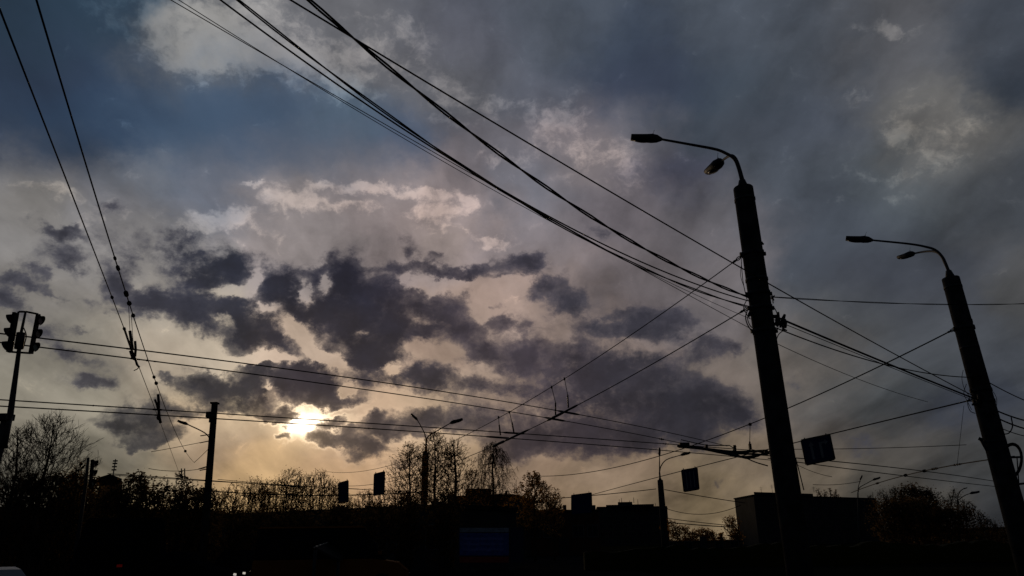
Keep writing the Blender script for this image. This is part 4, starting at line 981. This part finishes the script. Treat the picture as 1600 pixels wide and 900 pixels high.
# canopy; the pale pieces along its edge are a painted line of reflected light
c0, c1_ = at_d(493, 855, 24), at_d(562, 831, 34)
c1_.z = c0.z+ (c1_.z-c0.z)
rt = thing('canopy', Vector(((c0.x+c1_.x)/2, (c0.y+c1_.y)/2, 0)), 'sloping canopy with a lit line painted pale on its edge, below the sunlit bushes', 'canopy')
off = Vector((.5, .9, -.35))
part(MB().prism([c0, c1_, c1_+off, c0+off], (0, 0, -.08)), 'roof_sheet', ROOFM, rt)
mb = MB(); rnd = random.Random(5)
for k in range(16):
    if rnd.random() < .3: continue
    a = c0.lerp(c1_, k/16); b = c0.lerp(c1_, (k+.8)/16); mb.tube([a+Vector((-.03, -.03, .0)), b+Vector((-.03, -.03, .0))], .03, 5)
part(mb, 'edge_reflection', mat('painted_reflection', (.75, .68, .55), .45, .3, .5, 6), rt)
for q_ in (c0, c1_, c0+off, c1_+off): part(MB().tube([(q_.x, q_.y, 0), q_-Vector((0, 0, .08))], .05, 6), 'post', STEEL, rt)

# ------------------------------------------------------------------ trees
ENV = dict(                                        # crown radius at height fraction t of the crown
    oval=lambda t: math.sin(PI*min(max(t*.92+.06, 0), 1))**.7,
    fan=lambda t: min(1, .35+1.1*t)*(1-max(0, t-.72)/.28)**.55 if t < 1 else 0,
    egg=lambda t: math.sin(PI*min(1, t**.75*.95+.05))**.8,
    spire=lambda t: (1-t)**.7*min(1, .5+3*t),
    brush=lambda t: min(1, .55+t)*(1-max(0, t-.8)/.2)**.3 if t < 1 else 0,
)
def tree(px, ytop, D, label, seed, wide=60, n=420, env='oval', z0=.3, vert=1.0, weep=0, leaf=2, lsize=.05, lspread=.06, rpx=.3, bark=BARK, leafm=LEAF,
         group=None, name='bare_tree', lean_=0, twig=.30, lump=.35, tk=.016, stems=1):
    """trunk first, then every twig of the crown is led back to the nearest wood below it"""
    rnd = np.random.RandomState(seed); rr = random.Random(seed)
    H = zt(px, ytop, D); g_ = Vector((*gp(px, D), 0)); Rc = px_m(g_+Vector((0, 0, H*.7)), wide)/2
    zc = H*z0
    nodes = []; par = []
    tops = []
    for s_ in range(stems):                        # the main stems wander up to the top
        ox, oy = ((rnd.uniform(-1, 1)*Rc*.65, rnd.uniform(-1, 1)*Rc*.65) if stems > 1 else (0, 0))
        hs = H*(.93 if s_ == 0 else rnd.uniform(.62, .95)); p = np.array([ox*.45, oy*.45, 0.]); k = max(6, int(hs/(H*.07)))
        wob = rnd.randn(2)*.3
        for i in range(k+1):
            t = i/k; wob = wob*.7+rnd.randn(2)*.3
            nodes.append((ox*(.45+.55*t)+wob[0]*H*.018*t+lean_*H*t*t, oy*(.45+.55*t)+wob[1]*H*.018*t, hs*t)); par.append(-1 if i == 0 else len(nodes)-2)
    f = ENV[env]; pts = []
    cl = [(rnd.uniform(.05, 1), rnd.uniform(0, 2*PI), rnd.uniform(.35, 1)) for _ in range(14)]   # clumps leave gaps between them
    while len(pts) < n:
        t = rnd.uniform(0, 1)**.85; R_ = f(t)
        if rnd.uniform(0, 1) > .25+.75*R_: continue
        a = rnd.uniform(0, 2*PI); q = rnd.uniform(0, 1)**.55
        if q*R_ < .08: continue
        if lump:
            dmin = min(abs(t-c[0])*2.2+abs((a-c[1]+PI) % (2*PI)-PI)*.45+abs(q-c[2])*.5 for c in cl)
            if rnd.uniform(0, 1) < lump*min(1, dmin*1.8): continue
        e = 1+.22*math.sin(3*a+seed)+.16*math.sin(5*a+7*t+seed*2)
        pts.append((math.cos(a)*q*R_*Rc*e+lean_*H*t*t, math.sin(a)*q*R_*Rc*e, zc+(H-zc)*t))
    base = np.array(nodes)
    def key(p): return min(np.hypot(base[:, 0]-p[0], base[:, 1]-p[1])+abs(base[:, 2]-p[2])*.2)
    pts.sort(key=key)
    cap_ = len(nodes)+n*7; A = np.zeros((cap_, 3)); m = len(nodes); A[:m] = base
    step = max(H*.045, .2); sgn = -1 if weep else 1; tips = []
    for p in pts:
        p = np.array(p); dl = A[:m]-p
        dist = np.sqrt(dl[:, 0]**2+dl[:, 1]**2+(dl[:, 2]/vert)**2)
        bad = dl[:, 2]+.45*np.hypot(dl[:, 0], dl[:, 1])/max(vert, .5)        # wood above the twig is a poor parent
        if weep: bad = dl[:, 2]-.5*np.hypot(dl[:, 0], dl[:, 1])
        w_ = dist+1.6*np.maximum(bad, 0)
        i = int(np.argmin(w_)); q = A[i]; L = float(np.linalg.norm(p-q)); k = max(1, min(6, int(L/step)))
        pa = i; bow = np.array([0, 0, .10*L])
        for j in range(1, k+1):
            t = j/k; c = q+(p-q)*t+(bow*4*t*(1-t)*(-1 if not weep else 1.6))*.6+(rnd.randn(3)*L*.03 if j < k else 0)
            if m >= cap_: break
            A[m] = c; par.append(pa); pa = m; m += 1
        tips.append(pa)
    cnt = np.zeros(m); kid = np.zeros(m, int)
    for i in range(m-1, 0, -1):
        if cnt[i] == 0: cnt[i] = 1
        if par[i] >= 0: cnt[par[i]] += cnt[i]; kid[par[i]] += 1
    rmin = D*rpx/FOC; RT_ = H*tk
    def rad(c): return rmin+(RT_-rmin)*((c-1)/max(cnt.max()-1, 1))**.62
    tkm, br, lv = MB(), MB(), MB()
    P_ = [Vector(A[i])+g_ for i in range(m)]
    nb = len(nodes); i = 0
    while i < nb:                                   # stems as whole tubes
        j = i+1
        while j < nb and par[j] == j-1: j += 1
        seq = list(range(i, j)); rs = [rad(cnt[k]) if stems > 1 or k > i else rad(cnt[k])*1.25 for k in seq]
        cut = max(2, int(len(seq)*.45))
        tkm.tube([P_[k] for k in seq[:cut+1]], rs[:cut+1], 8); br.tube([P_[k] for k in seq[cut:]], rs[cut:], 5, cap=False)
        i = j
    def seg(a, b, ra, rb):
        d = b-a
        if d.length < 1e-4: return
        u, w_ = basis(d); b0 = len(br.v)
        for c, r_ in ((a, ra), (b, rb)):
            for k in range(3):
                an = 2*PI*k/3; br.v.append(c+(u*math.cos(an)+w_*math.sin(an))*r_)
        for k in range(3): l = (k+1) % 3; br.f.append((b0+k, b0+l, b0+3+l, b0+3+k)); br.sm.append(False)
    for i in range(nb, m): seg(P_[par[i]], P_[i], min(rad(cnt[par[i]])*.8, rad(cnt[i])*1.6), rad(cnt[i]))
    def leaves(c, k):
        for _ in range(k):
            q = c+Vector(rnd.randn(3))*lspread; s_ = lsize*rnd.uniform(.5, 1.3); u, w_ = basis(rnd.randn(3))
            lv.quad(q-u*s_, q-w_*s_*.6, q+u*s_, q+w_*s_*.6)
    tw = (H-zc)*twig*.22
    for i in tips:
        d = (P_[i]-P_[par[i]]).normalized()
        for _ in range(2):
            e = P_[i]-d*tw*rnd.uniform(0, .5)
            dd = (d+Vector(rnd.randn(3))*.45+Vector((0, 0, -2.2 if weep else .35*vert))).normalized(); q = e+dd*tw*rnd.uniform(.5, 1.3)
            seg(e, q, rmin*.95, rmin*.7)
            if leaf: leaves(q, leaf); leaves(e.lerp(q, .5), max(1, leaf//2))
    # bring the seen top to the right height
    zs = max(v.z for v in br.v); k = H/zs
    for mb in (tkm, br, lv):
        for v in mb.v: v.z *= k
    root = thing(name, g_, label, 'tree', group)
    part(tkm, 'trunk', bark, root)
    part(br, 'branches', BARK, root)
    if lv.v: part(lv, 'leaves', leafm, root)
    return root
G1 = 'bare trees at the left'
tree(48, 634, 36, 'large bare tree with fanned twigs, right behind the pole with paired traffic signals', 11, 140, 1500, 'fan', .22, 1.5, leaf=0, rpx=.22, group=G1, lump=.5, twig=.3)
tree(2, 660, 40, 'bare tree crowding the left edge behind the signal pole', 12, 90, 600, 'fan', .22, 1.5, leaf=0, rpx=.24, group=G1, lump=.5)
tree(104, 712, 42, 'lower bushy bare tree right of the large one', 13, 62, 500, 'egg', .15, 1.3, leaf=1, rpx=.3, group=G1, lsize=.04)
SHL = ['thick dark shrub under the large bare tree', 'dark twiggy shrub whose spire stands right of the radio mast', 'dark shrub between the mast and the two insulator uprights', 'dark shrub at the foot of the gabled house', 'dark shrub at the left edge under the bare trees',
       'thin twiggy shrub just left of the two insulator uprights', 'dark shrub right under the two insulator uprights', 'dark shrub against the left side of the boxed pole', 'dark shrub around the smaller traffic signal', 'dark shrub between the large bare tree and the smaller traffic signal']
for i, (x, y, w_) in enumerate(((60, 738, 120), (203, 738, 64), (232, 758, 70), (170, 758, 70), (14, 738, 90), (268, 736, 44), (286, 758, 70), (312, 760, 50), (126, 744, 60), (92, 735, 60))):
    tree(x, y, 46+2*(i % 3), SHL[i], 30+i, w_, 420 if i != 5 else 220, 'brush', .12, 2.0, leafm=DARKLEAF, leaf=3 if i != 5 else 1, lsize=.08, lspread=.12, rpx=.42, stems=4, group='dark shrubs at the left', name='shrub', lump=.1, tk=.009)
G2 = 'sunlit budding bushes'
sh = ((345, 760, 50), (368, 752, 50), (396, 742, 48), (420, 744, 50), (446, 731, 46), (470, 737, 48), (495, 732, 44), (514, 746, 40), (540, 772, 44), (568, 763, 44), (600, 760, 50), (632, 766, 44), (455, 754, 70), (408, 758, 60))
shl = ('first sunlit bush right of the boxed pole', 'second sunlit bush right of the boxed pole', 'third sunlit bush right of the boxed pole, where the row rises', 'bush below the sun, left half of the row', 'tall spiky bush straight below the sun', 'bush just right of the one straight below the sun', 'tall spiky bush left of the first narrow sign', 'slim bush touching the first narrow sign', 'low bush behind the first narrow sign', 'low bush between the two narrow signs', 'low bush under the second narrow sign', 'low bush between the second narrow sign and the forked lamp', 'lower bush in front, straight below the sun', 'lower bush in front, left of the sun')
for i, (x, y, w_) in enumerate(sh):
    tree(x, y, 62+3*(i % 4), shl[i], 60+i, w_, 300, 'brush', .25, 2.4, leaf=2, lsize=.055, lspread=.12, rpx=.26, stems=5, group=G2, name='budding_bush', lump=.3, tk=.006, twig=.4)
G3 = 'budding trees by the forked lamp'
tree(637, 690, 58, 'budding tree left of the forked lamp', 81, 74, 760, 'oval', .34, 1.1, lump=.55, leaf=1, lsize=.05, rpx=.26, group=G3, name='budding_tree')
tree(677, 671, 60, 'tallest budding tree, directly behind the forked lamp', 82, 78, 860, 'oval', .36, 1.1, lump=.55, leaf=1, lsize=.05, rpx=.26, group=G3, name='budding_tree', tk=.014)
tree(710, 682, 60, 'slim budding tree between the forked lamp and the weeping birch', 83, 60, 520, 'oval', .38, 1.0, leaf=1, lsize=.05, rpx=.26, group=G3, name='budding_tree', lump=.5)
tree(738, 730, 64, 'low budding tree at the left foot of the weeping birch', 84, 48, 340, 'oval', .3, 1.2, leaf=1, lsize=.05, rpx=.26, group=G3, name='budding_tree')
tree(771, 689, 66, 'weeping birch with hanging twigs, behind the square building', 85, 74, 620, 'oval', .42, 1.3, weep=1, leaf=2, lsize=.045, lspread=.04, rpx=.22, bark=BIRCH, leafm=CATKIN, name='weeping_birch', lump=.4, twig=.5, tk=.012)
tree(836, 735, 70, 'round leafy tree over the low roofs, between square building and widest hanging sign', 86, 80, 560, 'egg', .34, 1.0, leaf=3, lsize=.085, lspread=.10, rpx=.34, name='round_tree', lump=.45)
tree(866, 762, 72, 'small leafy tree leaning out right of the round tree', 87, 34, 160, 'egg', .3, 1.0, leaf=2, lsize=.08, rpx=.32, name='round_tree', lean_=.05)
G4 = 'trees behind the leaning pole'
rs_ = ((1392, 762, 56), (1412, 758, 50), (1436, 755, 52), (1460, 762, 46), (1474, 780, 46), (1506, 762, 40), (1528, 782, 44), (1550, 808, 44), (1400, 780, 60), (1442, 776, 80), (1492, 792, 70), (1580, 818, 50), (1372, 772, 40))
rl_ = ('bare tree at the right end of the dark block', 'second bare tree right of the dark block', 'tall dense tree midway between block and leaning pole', 'dense tree with the rounded top midway to the leaning pole', 'low tree in the dip left of the drooping far lamp', 'tree behind the drooping far lamp', 'tree just right of the drooping far lamp', 'last sloping tree before the leaning pole', 'lower tree in front at the right end of the block', 'broad lower tree under the rounded top', 'broad lower tree under the drooping far lamp', 'tree behind the foot of the leaning pole', 'slim bare tree rising behind the low end of the block')
for i, (x, y, w_) in enumerate(rs_):
    dn = i in (2, 3, 9, 10, 8)
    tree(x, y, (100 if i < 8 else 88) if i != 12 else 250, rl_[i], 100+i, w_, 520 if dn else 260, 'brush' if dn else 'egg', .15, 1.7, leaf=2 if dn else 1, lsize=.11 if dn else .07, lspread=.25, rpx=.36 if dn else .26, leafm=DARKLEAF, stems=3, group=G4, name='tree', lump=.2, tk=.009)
G5 = 'small far trees in the gap'
for i, (x, y, w_) in enumerate(((1050, 812, 30), (1066, 822, 26), (1082, 830, 24), (1098, 824, 20), (1112, 830, 18), (1128, 834, 14), (1146, 806, 24), (1152, 826, 18))):
    tree(x, y, 160, ['far tree hugging the right side of the stub lamp', 'second far tree right of the stub lamp', 'far tree at the bottom of the slope in the gap', 'pale far tree in the middle of the gap', 'thin far tree right of the middle of the gap', 'small dark far tree near the dark block', 'tallest far tree against the left wall of the dark block', 'lowest far tree against the left wall of the dark block'][i],
         130+i, w_, 150, 'brush' if i != 5 else 'spire', .1, 1.5, leaf=2, lsize=.16, lspread=.25, rpx=.34, stems=2, group=G5, name='tree', lump=.1, tk=.012)
for i, x in enumerate((1291, 1300, 1309, 1318)):
    tree(x, 762+2*(i % 2), 255, ['first', 'second', 'third', 'fourth'][i]+' treetop from the left peeping over the roof of the dark block', 150+i, 13, 90, 'egg', .5, 1.2, leaf=1, lsize=.15, rpx=.26, group='treetops over the block', name='tree')
PV = ('shrub before the left end of the pavilion', 'second shrub before the pavilion', 'shrub before the pavilion, left of the first narrow sign', 'shrub under the first narrow sign', 'shrub before the pavilion, under the second narrow sign', 'shrub before the pavilion, left of the forked lamp', 'shrub hiding the right end of the pavilion')
for i, (x, y, w_) in enumerate(((362, 793, 60), (408, 797, 70), (462, 792, 66), (528, 786, 60), (588, 781, 64), (634, 774, 50), (694, 768, 54))):
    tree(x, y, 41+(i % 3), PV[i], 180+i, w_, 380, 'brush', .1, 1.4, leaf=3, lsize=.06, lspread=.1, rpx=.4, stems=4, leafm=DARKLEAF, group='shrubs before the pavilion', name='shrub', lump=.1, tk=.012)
# hedge added beyond the road to keep the strip of ground dark
mb = MB(); rnd = np.random.RandomState(9); L = []
for k in range(141):
    x = 4+k*.5; L.append((x, 46+.12*x, 1.15+.12*math.sin(x*.9)+rnd.uniform(-.12, .12)))
for (x0, y0, h0), (x1, y1, h1) in zip(L, L[1:]): pass
mb.loft([[(x, y-.5, 0), (x, y-.55, h*.6), (x, y-.35, h), (x, y+.35, h), (x, y+.5, 0)] for x, y, h in L], smooth=False)
hd = mb.build('hedge', NEEDLE, origin=(40, 50, 0)); tag(hd, 'long low hedge added to darken the ground, under the dark block and the stub lamp', 'hedge')

# ------------------------------------------------------------------ vehicles
def vehicle(x, y, heading, kind, paint, label, lights=None, name='parked_car', cat='car'):
    """heading: angle the nose points to, from +x"""
    root = thing(name, (x, y, 0), label, cat)
    rot = Matrix.Rotation(heading, 3, 'Z'); O = Vector((x, y, 0))
    def T(p): return O+rot @ Vector(p)
    if kind == 'car':
        prof = [(-2.15, .35), (-2.15, .80), (-2.0, .95), (-1.35, 1.0), (1.0, .95), (1.85, .80), (2.12, .62), (2.12, .32)]; cab = [(-1.45, .98), (-.95, 1.42), (.30, 1.44), (1.05, .94)]; W_ = .86; wr = .31; wx = (-1.3, 1.35)
    else:
        prof = [(-2.5, .4), (-2.5, 1.1), (-2.45, 1.2), (1.3, 1.2), (2.2, 1.05), (2.5, .8), (2.5, .4)]; cab = [(-2.45, 1.18), (-2.4, 2.15), (1.0, 2.15), (1.75, 1.12)]; W_ = .95; wr = .36; wx = (-1.6, 1.6)
    def shell(pr, w0, w1, zt_):
        rings = []
        for yy, ins in ((-1, .10), (-.86, .02), (0, 0), (.86, .02), (1, .10)):
            cx = sum(p[0] for p in pr)/len(pr); cz = sum(p[1] for p in pr)/len(pr)
            rings.append([T((cx+(p[0]-cx)*(1-ins*.5), yy*(w0+(w1-w0)*((p[1]-pr[0][1])/max(zt_, .01))), cz+(p[1]-cz)*(1-ins))) for p in pr])
        return MB().loft(rings, smooth=False)
    part(shell(prof, W_, W_*.96, .7), 'body', paint, root)
    part(shell(cab, W_*.93, W_*.76, cab[1][1]-cab[0][1]), 'cabin', CARGLASS, root)
    rx = (cab[1][0]+.05, cab[2][0]-.05)
    part(MB().box(T(((rx[0]+rx[1])/2, 0, cab[1][1]+.02)), (rx[1]-rx[0]+.15, W_*1.5, .05), rot, .94), 'roof', paint, root)
    for sx in wx:
        for sy in (-1, 1):
            w_ = part(MB().tube([T((sx, sy*(W_-.18), wr)), T((sx, sy*W_, wr))], wr, 18), 'wheel', RUBBER, root)
            part(MB().tube([T((sx, sy*(W_-.02), wr)), T((sx, sy*(W_+.015), wr))], wr*.6, 12), 'rim', GALV, w_)
    nose = prof[-2][0]
    for sy in (-1, 1):
        part(MB().tube([T((nose-.06, sy*W_*.72, .68)), T((nose+.03, sy*W_*.72, .67))], .038, 12), 'headlight', HEAD if lights and 'h' in lights else GLASSD, root)
        part(MB().box(T((prof[0][0]-.01, sy*W_*.8, .80)), (.05, .09, .13), rot), 'tail_lamp', TAIL if lights and 't' in lights else LENS['red'], root)
        part(MB().box(T((cab[2][0]+.5, sy*(W_+.08), 1.0 if kind == 'car' else 1.35)), (.12, .16, .11), rot), 'mirror', paint, root)
    if lights and 't' in lights: part(MB().box(T((prof[0][0]-.03 if kind != 'car' else cab[0][0]+.1, 0, cab[0][1]+.1)), (.04, .1, .05), rot), 'brake_light', TAIL, root)
    part(MB().box(T((nose+.02, 0, .42)), (.04, .52, .11), rot), 'number_plate', SIGNW, root)
    return root
HEAD = emit('headlamp_glow', (1.0, .93, .8), .45); TAIL = emit('tail_lamp_glow', (.8, .02, .01), .02)
DARKP = mat('dark_car_paint', (.012, .012, .015), .9, 0, .1, 3, 0, .0); GREYP = mat('grey_car_paint', (.10, .11, .13), .4); REFLECTP = mat('sky_reflection_paint', (.75, .78, .82), .45, 0, .05); ORANGEP = mat('orange_van_paint', (.28, .09, .015), .8, 0, .1, 3, 0, .05)
def facing(px, D, turn_=0): g_ = gp(px, D); return g_[0], g_[1], math.atan2(-g_[1], -g_[0])+turn_
PC = 'cars waiting at the junction'
x, y, h = facing(287, 31, 1.25); vehicle(x, y, h, 'car', DARKP, 'dark car turning with one lit headlight plainly seen, under the boxed pole', 'h')
x, y, h = facing(470, 33, 1.15); vehicle(x, y, h, 'car', DARKP, 'dark car turning with two lit headlights close together, under the sunlit bushes', 'h')
x, y, h = facing(192, 20, PI); vehicle(x, y, h, 'van', DARKP, 'dark van seen from behind with faint red tail lamps, at the lower left', 't', 'van', 'van')
x, y, h = facing(-30, 7.6, PI/2); vehicle(x, y, h, 'car', REFLECTP, 'car painted white for sky reflected in its windscreen, cut off by the lower left corner')  # its white paint stands in for sky reflected in the windscreen
x, y, h = facing(521, 27, PI/2); vehicle(x, y, h, 'van', ORANGEP, 'orange van at the bottom edge under the tin canopy', None, 'van', 'van')
x, y, h = facing(385, 34, .3); vehicle(x, y, h, 'car', DARKP, 'unlit dark car between the two cars with lit headlights')
